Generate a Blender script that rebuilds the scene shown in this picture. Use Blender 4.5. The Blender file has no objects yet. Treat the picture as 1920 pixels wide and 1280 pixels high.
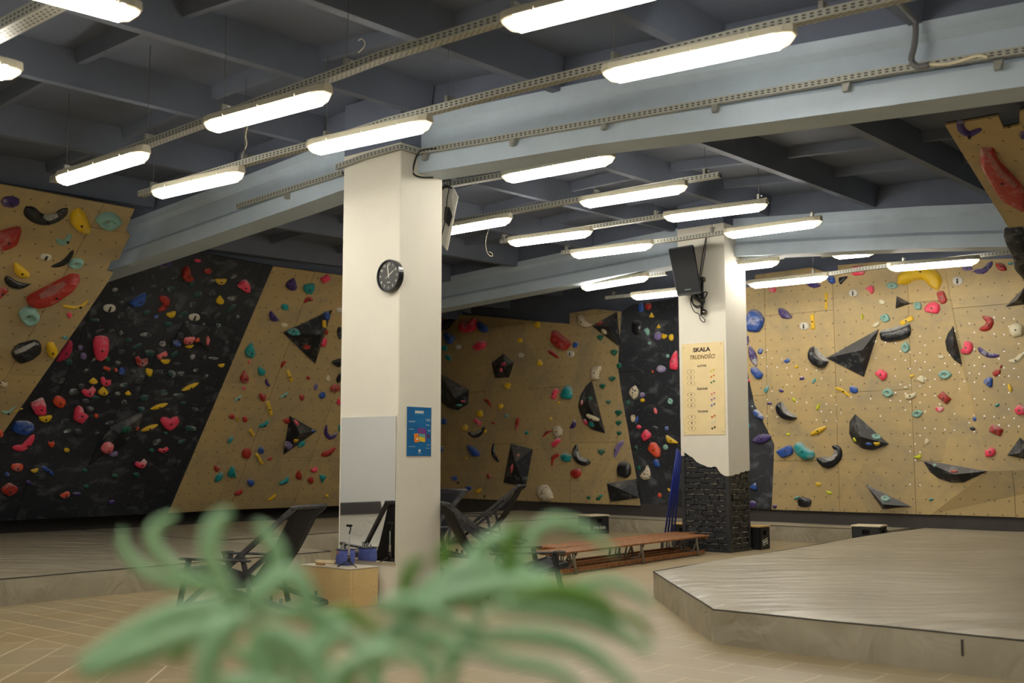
import bpy, bmesh, math, random
from mathutils import Vector, Matrix
from mathutils.bvhtree import BVHTree
from mathutils.geometry import tessellate_polygon
random.seed(7)
SC = bpy.context.scene
COL = SC.collection
# ---------------------------------------------------------------- camera
# world axes: X runs along the column row, Y along the main beams, Z up; the camera stands at the origin, 1.35 m up
CAM_H, FPX, PITCH, ROLL, HEAD = 1.35, 2090.0, .1035, .001, -.8748
def _rot():
    cp, sp, cr, sr = math.cos(PITCH), math.sin(PITCH), math.cos(ROLL), math.sin(ROLL)
    A = Matrix(((cr, -sr, 0), (sr, cr, 0), (0, 0, 1)))
    B = Matrix(((1, 0, 0), (0, sp, cp), (0, -cp, sp)))
    D = Matrix(((math.cos(HEAD), -math.sin(HEAD), 0), (math.sin(HEAD), math.cos(HEAD), 0), (0, 0, 1)))
    return D @ B @ A
ROT = _rot()
EYE = Vector((0, 0, CAM_H))
cd = bpy.data.cameras.new('camera'); cam = bpy.data.objects.new('camera', cd); COL.objects.link(cam)
cd.sensor_width = 36; cd.lens = FPX / 1920 * 36; cd.clip_start = .05; cd.clip_end = 200
rx, dn, fw = ROT.col[0], ROT.col[1], ROT.col[2]
mw = Matrix((( rx.x, -dn.x, -fw.x, 0), (rx.y, -dn.y, -fw.y, 0), (rx.z, -dn.z, -fw.z, CAM_H), (0, 0, 0, 1)))
cam.matrix_world = mw
cd.dof.use_dof = True; cd.dof.focus_distance = 12.5; cd.dof.aperture_fstop = 1.7
SC.camera = cam
# ---------------------------------------------------------------- world, exposure
w = bpy.data.worlds.new('world'); SC.world = w; w.use_nodes = True
w.node_tree.nodes['Background'].inputs[0].default_value = (.8, .85, .9, 1)
w.node_tree.nodes['Background'].inputs[1].default_value = .0
SC.view_settings.view_transform = 'Standard'; SC.view_settings.look = 'None'
SC.view_settings.gamma = 1; SC.view_settings.use_curve_mapping = False
SC.view_settings.exposure = 0.0
LAMP_E = 42.0
try:
    SC.cycles.max_bounces = 7; SC.cycles.diffuse_bounces = 5; SC.cycles.glossy_bounces = 3
    SC.cycles.use_denoising = True; SC.cycles.sample_clamp_indirect = 6
except Exception: pass

# ---------------------------------------------------------------- placing helpers
def ray(x, y): return ROT @ Vector(((x - 960) / FPX, (y - 640) / FPX, 1.0))
def onz(x, y, z): r = ray(x, y); return EYE + r * ((z - CAM_H) / r.z)
def onX(x, y, X): r = ray(x, y); return EYE + r * (X / r.x)
def onY(x, y, Y): r = ray(x, y); return EYE + r * (Y / r.y)
def onP(x, y, p, n): r = ray(x, y); return EYE + r * ((p - EYE).dot(n) / r.dot(n))
def depth(x, y, d): return EYE + ray(x, y) * d

# ---------------------------------------------------------------- materials
MATS = {}
def nodes_mat(name):
    m = bpy.data.materials.new(name); m.use_nodes = True
    nt = m.node_tree; b = nt.nodes['Principled BSDF']; return m, nt, b
def N(nt, t, **kw):
    n = nt.nodes.new(t)
    for k, v in kw.items():
        if k.startswith('i_'):
            key = k[2:]; key = int(key) if key.isdigit() else key.replace('_', ' ')
            n.inputs[key].default_value = v
        else: setattr(n, k, v)
    return n
def L(nt, a, b): nt.links.new(a, b)
def ramp(nt, fac, p0, p1, c0=(0, 0, 0, 1), c1=(1, 1, 1, 1)):
    r = nt.nodes.new('ShaderNodeValToRGB'); r.color_ramp.elements[0].position = p0; r.color_ramp.elements[1].position = p1
    r.color_ramp.elements[0].color = c0; r.color_ramp.elements[1].color = c1
    if fac is not None: L(nt, fac, r.inputs[0])
    return r.outputs[0]
def mixc(nt, fac, a, b, bt='MIX'):
    m = nt.nodes.new('ShaderNodeMix'); m.data_type = 'RGBA'; m.blend_type = bt
    if isinstance(fac, (int, float)): m.inputs[0].default_value = fac
    else: L(nt, fac, m.inputs[0])
    for i, c in ((6, a), (7, b)):
        if isinstance(c, (tuple, list)): m.inputs[i].default_value = (*c[:3], 1)
        else: L(nt, c, m.inputs[i])
    return m.outputs[2]
def math_n(nt, op, a, b=None, c=None):
    m = nt.nodes.new('ShaderNodeMath'); m.operation = op
    for i, v in enumerate((a, b, c)):
        if v is None: continue
        if isinstance(v, (int, float)): m.inputs[i].default_value = v
        else: L(nt, v, m.inputs[i])
    return m.outputs[0]
def srgb(r, g, b):
    f = lambda c: (c / 255 / 12.92) if c <= 10 else ((c / 255 + .055) / 1.055) ** 2.4
    return (f(r), f(g), f(b))
def plain(name, col, rough=.6, metal=0, noise=0, nscale=8, bump=0, bscale=40, spec=.5, coord='Object', dark=None):
    if name in MATS: return MATS[name]
    m, nt, b = nodes_mat(name)
    b.inputs['Roughness'].default_value = rough; b.inputs['Metallic'].default_value = metal
    b.inputs['Base Color'].default_value = (*col, 1)
    b.inputs['Specular IOR Level'].default_value = spec
    tc = N(nt, 'ShaderNodeTexCoord')
    if noise:
        n = N(nt, 'ShaderNodeTexNoise', i_Scale=nscale, i_Detail=5.0, i_Roughness=.65); L(nt, tc.outputs[coord], n.inputs[0])
        f = ramp(nt, n.outputs[0], .35, .7)
        d = dark or tuple(c * (1 - noise) for c in col)
        L(nt, mixc(nt, f, d, col), b.inputs['Base Color'])
    if bump:
        n2 = N(nt, 'ShaderNodeTexNoise', i_Scale=bscale, i_Detail=4.0); L(nt, tc.outputs[coord], n2.inputs[0])
        bp = N(nt, 'ShaderNodeBump', i_Strength=bump, i_Distance=.01); L(nt, n2.outputs[0], bp.inputs['Height']); L(nt, bp.outputs[0], b.inputs['Normal'])
    MATS[name] = m; return m

def plywood_mat(name, base, scuff, dots=True):
    m, nt, b = nodes_mat(name)
    uv = N(nt, 'ShaderNodeUVMap'); oi = N(nt, 'ShaderNodeObjectInfo')
    mp = N(nt, 'ShaderNodeMapping'); mp.inputs['Scale'].default_value = (1, 6, 1); L(nt, uv.outputs[0], mp.inputs[0])
    g = N(nt, 'ShaderNodeTexNoise', i_Scale=2.2, i_Detail=6.0, i_Roughness=.6); L(nt, mp.outputs[0], g.inputs[0])
    c = mixc(nt, ramp(nt, g.outputs[0], .3, .75), tuple(x * .86 for x in base), base)
    c = mixc(nt, math_n(nt, 'MULTIPLY', oi.outputs['Random'], .55), c, tuple(x * .68 for x in base))
    s1 = N(nt, 'ShaderNodeTexNoise', i_Scale=1.1, i_Detail=9.0, i_Roughness=.72, i_Distortion=.6); L(nt, uv.outputs[0], s1.inputs[0])
    c = mixc(nt, math_n(nt, 'MULTIPLY', ramp(nt, s1.outputs[0], .45, .72), .72), c, scuff)
    s2 = N(nt, 'ShaderNodeTexNoise', i_Scale=5.5, i_Detail=7.0, i_Roughness=.8, i_Distortion=1.5); L(nt, uv.outputs[0], s2.inputs[0])
    c = mixc(nt, math_n(nt, 'MULTIPLY', ramp(nt, s2.outputs[0], .58, .70), .40), c, tuple(x * .4 for x in scuff))
    c = mixc(nt, math_n(nt, 'MULTIPLY', ramp(nt, s2.outputs[0], .34, .26), .22), c, (.66, .62, .55))
    if dots:
        sx = N(nt, 'ShaderNodeSeparateXYZ'); L(nt, uv.outputs[0], sx.inputs[0])
        SP = .205
        row = math_n(nt, 'DIVIDE', sx.outputs[1], SP); rf = math_n(nt, 'FLOOR', row)
        par = math_n(nt, 'MULTIPLY', math_n(nt, 'MODULO', math_n(nt, 'ABSOLUTE', rf), 2.0), .5)
        cx_ = math_n(nt, 'ADD', math_n(nt, 'DIVIDE', sx.outputs[0], SP), par)
        fx = math_n(nt, 'SUBTRACT', math_n(nt, 'FRACT', cx_), .5); fy = math_n(nt, 'SUBTRACT', math_n(nt, 'FRACT', row), .5)
        d = math_n(nt, 'SQRT', math_n(nt, 'ADD', math_n(nt, 'MULTIPLY', fx, fx), math_n(nt, 'MULTIPLY', fy, fy)))
        c = mixc(nt, math_n(nt, 'MULTIPLY', math_n(nt, 'LESS_THAN', d, .062), .65), c, (.035, .03, .03))
    L(nt, c, b.inputs['Base Color']); b.inputs['Roughness'].default_value = .55
    b.inputs['Specular IOR Level'].default_value = .3
    MATS[name] = m; return m

def blackwall_mat():
    m, nt, b = nodes_mat('black_grit_panel'); uv = N(nt, 'ShaderNodeUVMap')
    mp = N(nt, 'ShaderNodeMapping'); mp.inputs['Scale'].default_value = (1, 1.5, 1); mp.inputs['Rotation'].default_value = (0, 0, .5); L(nt, uv.outputs[0], mp.inputs[0])
    n = N(nt, 'ShaderNodeTexNoise', i_Scale=3.2, i_Detail=6.0, i_Roughness=.55, i_Distortion=.4); L(nt, mp.outputs[0], n.inputs[0])
    c = mixc(nt, math_n(nt, 'MULTIPLY', ramp(nt, n.outputs[0],   .54, .72), .42), (.011, .013, .018), (.20, .21, .23))
    v = N(nt, 'ShaderNodeTexVoronoi', i_Scale=14.0); L(nt, uv.outputs[0], v.inputs[0])
    c = mixc(nt, math_n(nt, 'MULTIPLY', math_n(nt, 'LESS_THAN', v.outputs['Distance'], .10), .30), c, (.5, .5, .5))
    n3 = N(nt, 'ShaderNodeTexNoise', i_Scale=.7, i_Detail=3.0); L(nt, uv.outputs[0], n3.inputs[0])
    c = mixc(nt, math_n(nt, 'MULTIPLY', ramp(nt, n3.outputs[0], .45, .7), .16), c, (.13, .14, .16))
    L(nt, c, b.inputs['Base Color']); b.inputs['Roughness'].default_value = .7
    MATS['black_grit'] = m; return m

def hold_mat(name, col, chalk=.45, rough=.5, speck=False):
    key = 'hold_' + name
    if key in MATS: return MATS[key]
    m, nt, b = nodes_mat(key); tc = N(nt, 'ShaderNodeTexCoord'); oi = N(nt, 'ShaderNodeObjectInfo')
    va = N(nt, 'ShaderNodeVectorMath', operation='ADD'); L(nt, tc.outputs['Object'], va.inputs[0]); L(nt, oi.outputs['Location'], va.inputs[1])
    n = N(nt, 'ShaderNodeTexNoise', i_Scale=5.0, i_Detail=6.0, i_Roughness=.7); L(nt, va.outputs[0], n.inputs[0])
    ge = N(nt, 'ShaderNodeNewGeometry'); sp = N(nt, 'ShaderNodeSeparateXYZ'); L(nt, ge.outputs['Normal'], sp.inputs[0])
    up = ramp(nt, sp.outputs[2], .25, .8)
    f = math_n(nt, 'MULTIPLY', math_n(nt, 'ADD', math_n(nt, 'MULTIPLY', up, .6), ramp(nt, n.outputs[0], .52, .72)), chalk)
    f = math_n(nt, 'MULTIPLY', f, math_n(nt, 'ADD', math_n(nt, 'MULTIPLY', oi.outputs['Random'], .9), .4))
    c = mixc(nt, math_n(nt, 'MINIMUM', f, .8), col, (.62, .60, .57))
    if speck:
        v = N(nt, 'ShaderNodeTexNoise', i_Scale=28.0, i_Detail=2.0); L(nt, va.outputs[0], v.inputs[0])
        c = mixc(nt, ramp(nt, v.outputs[0], .60, .66), c, (.03, .02, .06))
    L(nt, c, b.inputs['Base Color']); b.inputs['Roughness'].default_value = rough
    MATS[key] = m; return m

HC = dict(red=srgb(165, 42, 32), orange=srgb(215, 75, 40), pink=srgb(232, 62, 92), magenta=srgb(185, 30, 70), yellow=srgb(222, 180, 20), lime=srgb(200, 205, 30),
          teal=srgb(20, 140, 140), mint=srgb(130, 172, 160), green=srgb(12, 90, 68), blue=srgb(38, 78, 155), purple=srgb(62, 42, 108), lilac=srgb(120, 105, 150),
          black=srgb(22, 24, 30), grey=srgb(52, 58, 64), white=srgb(205, 200, 185), cream=srgb(212, 202, 168), beige=srgb(205, 190, 160), salmon=srgb(232, 110, 115), dteal=srgb(30, 70, 68))
def hm(c):
    ch = dict(black=.30, grey=.75, teal=.6, white=.1, cream=.1, yellow=.35, lime=.1, green=.25, mint=.3, dteal=.75, lilac=.9, purple=.75, blue=.7, pink=.75, red=.55, salmon=.8, orange=.55).get(c, .5)
    return hold_mat(c, HC[c], ch, .28 if c == 'black' else .5, speck=(c == 'beige'))
VOLM = hold_mat('volume', srgb(28, 31, 37), .32, .5)

# ---------------------------------------------------------------- object helpers
def empty(name, loc=(0, 0, 0), label=None, cat=None, group=None, kind=None):
    o = bpy.data.objects.new(name, None); COL.objects.link(o); o.location = loc; o.empty_display_size = .1
    return tag(o, label, cat, group, kind)
def tag(o, label=None, cat=None, group=None, kind=None):
    for k, v in (('label', label), ('category', cat), ('group', group), ('kind', kind)):
        if v: o[k] = v
    return o
def link(name, me, parent=None, mat=None, smooth=False):
    o = bpy.data.objects.new(name, me); COL.objects.link(o)
    if parent is not None: o.parent = parent; fixp(o)
    if mat is not None:
        if not me.materials: me.materials.append(mat)
    if smooth:
        for p in me.polygons: p.use_smooth = True
    return o
def wm(o): return (wm(o.parent) @ o.matrix_parent_inverse @ o.matrix_basis) if o.parent else o.matrix_basis.copy()
def fixp(o):   # geometry is given in world coordinates, also under a parent that stands elsewhere
    if o.parent is not None: o.matrix_parent_inverse = wm(o.parent).inverted()
    return o
def bm_obj(name, bm, parent=None, mat=None, smooth=False, mats=None):
    me = bpy.data.meshes.new(name); bmesh.ops.recalc_face_normals(bm, faces=bm.faces); bm.to_mesh(me); bm.free()
    if mats:
        for m in mats: me.materials.append(m)
    return link(name, me, parent, mat, smooth)
def py_obj(name, vs, fs, parent=None, mat=None, smooth=False):
    me = bpy.data.meshes.new(name); me.from_pydata([tuple(v) for v in vs], [], fs); me.update()
    return link(name, me, parent, mat, smooth)
def box_bm(bm, c, s, M=None):
    c = Vector(c); vs = []
    for z in (-.5, .5):
        for x, y in ((-.5, -.5), (.5, -.5), (.5, .5), (-.5, .5)):
            v = Vector((x * s[0], y * s[1], z * s[2]))
            if M is not None: v = M @ v
            vs.append(bm.verts.new(c + v))
    for f in ((3, 2, 1, 0), (4, 5, 6, 7), (0, 1, 5, 4), (1, 2, 6, 5), (2, 3, 7, 6), (3, 0, 4, 7)): bm.faces.new([vs[i] for i in f])
    return vs
def box(name, c, s, parent=None, mat=None, M=None, bevel=0):
    bm = bmesh.new(); box_bm(bm, c, s, M)
    if bevel: bmesh.ops.bevel(bm, geom=bm.edges[:], offset=bevel, segments=1, affect='EDGES')
    return bm_obj(name, bm, parent, mat)
def hexa_bm(bm, P):    # 8 corners, bottom 4 then top 4
    vs = [bm.verts.new(p) for p in P]
    for f in ((3, 2, 1, 0), (4, 5, 6, 7), (0, 1, 5, 4), (1, 2, 6, 5), (2, 3, 7, 6), (3, 0, 4, 7)): bm.faces.new([vs[i] for i in f])
def frame_of(d, upv=Vector((0, 0, 1))):
    d = d.normalized(); s = d.cross(upv)
    if s.length < 1e-4: s = Vector((1, 0, 0))
    s.normalize(); u = s.cross(d).normalized(); return d, s, u
def bar_bm(bm, a, b, w, h, upv=Vector((0, 0, 1))):
    a, b = Vector(a), Vector(b); d, s, u = frame_of(b - a, upv)
    P = [p + s * i * w / 2 + u * j * h / 2 for p in (a, b) for i, j in ((-1, -1), (1, -1), (1, 1), (-1, 1))]
    hexa_bm(bm, P)
def bar(name, a, b, w, h, parent=None, mat=None, upv=Vector((0, 0, 1))):
    bm = bmesh.new(); bar_bm(bm, a, b, w, h, upv); return bm_obj(name, bm, parent, mat)
def tube_bm(bm, pts, r, seg=6, cap=True):
    pts = [Vector(p) for p in pts]; rings = []
    for i, p in enumerate(pts):
        d = (pts[min(i + 1, len(pts) - 1)] - pts[max(i - 1, 0)])
        d, s, u = frame_of(d, Vector((.01, .02, 1)) if abs(d.normalized().z) < .95 else Vector((1, 0, 0)))
        rr = r[i] if isinstance(r, (list, tuple)) else r
        rings.append([bm.verts.new(p + s * math.cos(2 * math.pi * k / seg) * rr + u * math.sin(2 * math.pi * k / seg) * rr) for k in range(seg)])
    for a, b in zip(rings, rings[1:]):
        for k in range(seg): bm.faces.new((a[k], a[(k + 1) % seg], b[(k + 1) % seg], b[k]))
    if cap: bm.faces.new(rings[0][::-1]); bm.faces.new(rings[-1])
def tube(name, pts, r, parent=None, mat=None, seg=6):
    bm = bmesh.new(); tube_bm(bm, pts, r, seg); return bm_obj(name, bm, parent, mat, True)
def catmull(P, n=4):
    P = [Vector(p) for p in P]; out = []
    Q = [P[0] * 2 - P[1]] + P + [P[-1] * 2 - P[-2]]
    for i in range(1, len(Q) - 2):
        for k in range(n):
            t = k / n; a, b, c, d = Q[i - 1], Q[i], Q[i + 1], Q[i + 2]
            out.append(.5 * ((2 * b) + (c - a) * t + (2 * a - 5 * b + 4 * c - d) * t * t + (3 * b - a - 3 * c + d) * t ** 3))
    out.append(P[-1]); return out
def text(name, body, size, org, xa, za, mat, parent=None, bold=0, shear=0, sx=1, align='CENTER'):
    cu = bpy.data.curves.new(name, 'FONT'); cu.body = body; cu.size = size; cu.align_x = align; cu.align_y = 'CENTER'
    cu.offset = bold; cu.shear = shear; cu.extrude = .0006; cu.resolution_u = 3; cu.materials.append(mat)
    o = bpy.data.objects.new(name, cu); COL.objects.link(o)
    xa = Vector(xa).normalized(); za = Vector(za).normalized(); n = xa.cross(za)
    M = Matrix((xa, za, n)).transposed().to_4x4(); M.translation = Vector(org); M = M @ Matrix.Diagonal((sx, 1, 1, 1))
    if parent is not None: o.parent = parent; fixp(o); o.matrix_basis = M
    else: o.matrix_world = M
    bpy.context.view_layer.update()
    me = bpy.data.meshes.new_from_object(o.evaluated_get(bpy.context.evaluated_depsgraph_get())); me.name = name
    m2 = bpy.data.objects.new(name, me); COL.objects.link(m2); bpy.data.objects.remove(o)
    if not me.materials: me.materials.append(mat)
    if parent is not None: m2.parent = parent; fixp(m2)
    m2.matrix_basis = M
    return m2
def prism_bm(bm, pts, ext, cap=True):   # closed planar loop of world points, pushed by vector ext
    a = [bm.verts.new(p) for p in pts]; b = [bm.verts.new(Vector(p) + ext) for p in pts]
    for i in range(len(a)): bm.faces.new((a[i], a[(i + 1) % len(a)], b[(i + 1) % len(a)], b[i]))
    fa = bm.faces.new(a[::-1]); fb = bm.faces.new(b)
    if len(pts) > 4: bmesh.ops.triangulate(bm, faces=[fa, fb])
# ================================================================ STRUCTURE
PAINT_DK = plain('slate_ceiling_paint', srgb(103, 111, 129), .75, noise=.18, nscale=1.5)
PAINT_DK2 = plain('slate_rib_paint', srgb(105, 113, 130), .72, noise=.15, nscale=2)
PAINT_BL = plain('pale_blue_beam_paint', srgb(184, 199, 212), .55, noise=.14, nscale=1.6, bump=.1, bscale=20)
PAINT_WH = plain('cream_column_paint', srgb(226, 221, 206), .6, noise=.05, nscale=2.5)
WALL_WH = plain('off_white_wall_paint', srgb(225, 224, 218), .7, noise=.04, nscale=1)
DARK = plain('dark_backing', (.02, .02, .024), .8)
GROUT = plain('grout', srgb(222, 208, 176), .8)
STEEL = plain('galvanised_steel', srgb(165, 165, 155), .42, metal=.6, noise=.15, nscale=30)
BLACKMETAL = plain('black_metal', srgb(22, 22, 24), .4)
WIRE = plain('wire_grey', srgb(95, 95, 95), .5)
BLKCAB = plain('black_cable', srgb(18, 18, 20), .5)

def clip_poly(P, axis, val, keep_less):
    out = []
    for i in range(len(P)):
        a, b = P[i], P[(i + 1) % len(P)]; ia = (a[axis] <= val) == keep_less or a[axis] == val; ib = (b[axis] <= val) == keep_less or b[axis] == val
        if ia: out.append(a)
        if ia != ib:
            t = (val - a[axis]) / (b[axis] - a[axis]); out.append((a[0] + (b[0] - a[0]) * t, a[1] + (b[1] - a[1]) * t))
    return out
def area2(P): return abs(sum(P[i][0] * P[(i + 1) % len(P)][1] - P[(i + 1) % len(P)][0] * P[i][1] for i in range(len(P)))) / 2
def ribz(X, Y): return 4.66 - .062 * abs(Y - 8) + (X - 7.5) * .027
# ---- floor: mortar bed + tiles
floor = tag(box('floor', (5, 5, -.0214), (34, 34, .05), None, GROUT), kind='structure')
def tile_mat():
    m, nt, b = nodes_mat('floor_tile'); oi = N(nt, 'ShaderNodeObjectInfo'); tc = N(nt, 'ShaderNodeTexCoord'); ge = N(nt, 'ShaderNodeNewGeometry')
    n = N(nt, 'ShaderNodeTexNoise', i_Scale=1.0, i_Detail=5.0); L(nt, ge.outputs['Position'], n.inputs[0])
    c = mixc(nt, ramp(nt, n.outputs[0], .35, .68), srgb(160, 140, 100), srgb(172, 157, 122))
    c = mixc(nt, math_n(nt, 'MULTIPLY', oi.outputs['Random'], .30), c, srgb(140, 128, 112))
    n2 = N(nt, 'ShaderNodeTexNoise', i_Scale=35.0, i_Detail=3.0); L(nt, ge.outputs['Position'], n2.inputs[0])
    c = mixc(nt, math_n(nt, 'MULTIPLY', n2.outputs[0], .18), c, srgb(120, 104, 82))
    L(nt, c, b.inputs['Base Color']); b.inputs['Roughness'].default_value = .42; return m
TILE = tile_mat()
TW, TL = .302, .604
def tile_poly(P, h=.004):
    a = [(x, y, h) for x, y in P]; b_ = [(x, y, -.012) for x, y in P]; n = len(P)
    fs = [tuple(range(n))] + [(i, n + i, n + (i + 1) % n, (i + 1) % n) for i in range(n)]
    me = bpy.data.meshes.new('tile'); me.from_pydata(a + b_, [], fs); me.materials.append(TILE); return me
TME = tile_poly([(-TW / 2 + .004, -TL / 2 + .004), (TW / 2 - .004, -TL / 2 + .004), (TW / 2 - .004, TL / 2 - .004), (-TW / 2 + .004, TL / 2 - .004)])
XB = 4.26      # west of this joint the tiles are laid diagonally
cands = []
def seen(p, m=140):
    l = ROT.transposed() @ (p - EYE)
    if l.z < 3: return 1000
    sx_, sy_ = l.x / l.z * FPX + 960, l.y / l.z * FPX + 640
    return l.z if -m < sx_ < 1920 + m and 985 < sy_ < 1340 else 1000
for i in range(0, 46):
    for j in range(-6, 30):
        p = Vector((XB + (i + .5) * TW, 3.68 + (j + .5 * (i % 2)) * TL, 0)); d = seen(p)
        if d and not (p.y > 10.4 and p.x < 8.7) and not p.x > 16.9 and not (p.x > 7.6 and p.y < 3.6) and not (p.x > 9.6 and p.y < 5.7): cands.append((d, p, None))
c45 = math.sqrt(.5); tu = Vector((c45, c45, 0)); tv = Vector((-c45, c45, 0))
for i in range(-24, 24):
    for j in range(-34, 44):
        p = Vector((4.25, 8.4, 0)) + tu * ((i + .5 * (j % 2)) * TL) + tv * (j * TW); d = seen(p)
        if p.x > XB + .5 or p.y > 10.4 or p.x < -6.5 or p.y < -3.5: continue
        Q = [p + tu * a + tv * b_ for a, b_ in ((-TL / 2 + .004, -TW / 2 + .004), (TL / 2 - .004, -TW / 2 + .004), (TL / 2 - .004, TW / 2 - .004), (-TL / 2 + .004, TW / 2 - .004))]
        Q = clip_poly([(q.x, q.y) for q in Q], 0, XB - .003, True)
        if len(Q) >= 3 and area2(Q) > .004: cands.append((d, p, Q))
cands.sort(key=lambda t: t[0])
print('tiles', len(cands))
rest_v, rest_f = [], []
for k, (d, p, Q) in enumerate(cands):
    if k < 300:
        me = TME if Q is None else tile_poly([(x - p.x, y - p.y) for x, y in Q])
        o = bpy.data.objects.new('tile', me); COL.objects.link(o); o.parent = floor; o.location = p; fixp(o)
    else:
        P = Q if Q else [(p.x + a, p.y + b_) for a, b_ in ((-TW / 2 + .004, -TL / 2 + .004), (TW / 2 - .004, -TL / 2 + .004), (TW / 2 - .004, TL / 2 - .004), (-TW / 2 + .004, TL / 2 - .004))]
        k0 = len(rest_v); n = len(P); rest_v += [(x, y, .004) for x, y in P] + [(x, y, -.012) for x, y in P]
        rest_f += [tuple(range(k0, k0 + n))] + [(k0 + i, k0 + n + i, k0 + n + (i + 1) % n, k0 + (i + 1) % n) for i in range(n)]
tag(py_obj('tile', rest_v, rest_f, floor, TILE), kind='stuff')
# ---- outer walls
def wallbox(name, c, s, m=WALL_WH): return tag(box(name, c, s, None, m), kind='structure')
wallbox('wall_back', (21.2, 6, 2.6), (.2, 32, 5.4), PAINT_DK)
wallbox('wall_left', (7, 18.8, 2.6), (30, .2, 5.4), WALL_WH)
wallbox('wall_left_rear', (-3.05, 16.75, 2.6), (12.9, .2, 5.4))
wallbox('wall_front', (-9.5, 6, 2.6), (.2, 32, 5.4))
wallbox('wall_right', (6, -8.0, 2.6), (31, .2, 5.4))
# ---- ceiling: two pitched slabs, long ribs and short cross ribs
bm = bmesh.new()
for y0, y1 in ((-9, 8), (8, 20)):
    P = []
    for z in (.30, .45):
        for X, Y in ((-10, y0), (22, y0), (22, y1), (-10, y1)): P.append(Vector((X, Y, ribz(X, Y) + z)))
    hexa_bm(bm, P)
ceiling = tag(bm_obj('ceiling', bm, None, PAINT_DK), kind='structure')
BEAMX = (-6.6, .3, 7.51, 14.51)
BW = .34
YS = [4.2 + 1.57 * k for k in range(-8, 9)]
for Yr in YS:
    for x0, x1 in ((-9.4, BEAMX[0]), (BEAMX[0] + BW, BEAMX[1]), (BEAMX[1] + BW, BEAMX[2]), (BEAMX[2] + BW, BEAMX[3]), (BEAMX[3] + BW, 21.1)):
        bm = bmesh.new(); P = []
        for dz, hw in ((0, .045), (.34, .10)):
            for X, s in ((x0, -1), (x1, -1), (x1, 1), (x0, 1)): P.append(Vector((X, Yr + s * hw, ribz(X, Yr) + dz)))
        hexa_bm(bm, P); bm_obj('long_rib', bm, ceiling, PAINT_DK2)
        n = max(1, int((x1 - x0) / 1.2))
        if Yr < 15:
            for k in range(1, n):
                X = x0 + (x1 - x0) * k / n
                bm = bmesh.new(); P = []
                for dz, hw in ((.19, .03), (.33, .07)):
                    for Y_, s in ((Yr + .08, -1), (Yr + .08, 1), (Yr + 1.49, 1), (Yr + 1.49, -1)): P.append(Vector((X + s * hw, Y_, ribz(X, Y_) + dz)))
                hexa_bm(bm, P); bm_obj('cross_rib', bm, ceiling, PAINT_DK2)
# ---- main beams (haunched profile), one per column row
def beam(X0, zb):   # zb: list of (Y, z of underside); painted pale blue up to .56 m, slate above
    prof = [(0, 0), (BW, 0), (BW, .17), (BW - .05, .22), (BW - .05, .42), (BW, .47), (BW, .56), (0, .56), (0, .47), (.05, .42), (.05, .22), (0, .17)]
    bm = bmesh.new(); rings = []
    for Y, z in zb: rings.append([bm.verts.new((X0 + a, Y, z + b)) for a, b in prof])
    for r0, r1 in zip(rings, rings[1:]):
        for k in range(len(prof)): bm.faces.new((r0[k], r0[(k + 1) % 12], r1[(k + 1) % 12], r1[k]))
    bm.faces.new(rings[0][::-1]); bm.faces.new(rings[-1])
    b = tag(bm_obj('ceiling_beam', bm, None, PAINT_BL), kind='structure', label='pale blue haunched concrete beam over the pillar with the clock' if abs(X0 - 7.51) < .1 else ('pale blue haunched concrete beam over the brick pillar' if X0 > 14 else 'pale blue concrete beam behind the camera, out of the photo' if X0 > 0 else 'pale blue concrete beam at the far end behind the camera'))
    bm = bmesh.new(); P = []
    for (ya, za), (yb, zb_) in zip(zb, zb[1:]):
        P = [Vector((X0 + .03, ya, za + .555)), Vector((X0 + BW - .03, ya, za + .555)), Vector((X0 + BW - .03, yb, zb_ + .555)), Vector((X0 + .03, yb, zb_ + .555))]
        P += [Vector((p.x, p.y, ribz(p.x, p.y) + .4)) for p in P]; hexa_bm(bm, P)
    bm_obj('slate_upper_band', bm, b, PAINT_DK)
    return b
beam(7.51, [(-8, 3.0), (1.9, 3.735), (2.8, 3.79), (3.8, 3.86), (5.4, 3.98), (7.1, 4.06), (8.0, 4.11), (8.6, 4.08), (9.4, 4.01), (10.8, 3.90), (12.6, 3.76), (18.6, 3.3)])
beam(14.51, [(-8, 3.2), (1.9, 3.82), (4.05, 3.96), (5.1, 4.07), (6.35, 4.17), (7.9, 4.29), (8.9, 4.27), (10.2, 4.21), (11.7, 4.13), (13.8, 4.02), (18.6, 3.7)])
beam(.3, [(-8, 3.0), (8, 3.95), (18.6, 3.1)])
beam(-6.6, [(-8, 2.9), (8, 3.8), (18.6, 3.0)])
# ---- column with the clock
C1 = (7.28, 7.46, 7.86, 8.27)
col1 = tag(box('column', ((C1[0] + C1[2]) / 2, (C1[1] + C1[3]) / 2, 2.17), (C1[2] - C1[0], C1[3] - C1[1], 4.34), None, PAINT_WH, bevel=.008), kind='structure', label='cream painted square pillar carrying the black clock and tall mirror')
box('column_head', (7.57, (C1[1] + C1[3]) / 2, 4.6), (.57, C1[3] - C1[1] - .01, .52), col1, PAINT_DK)
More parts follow.
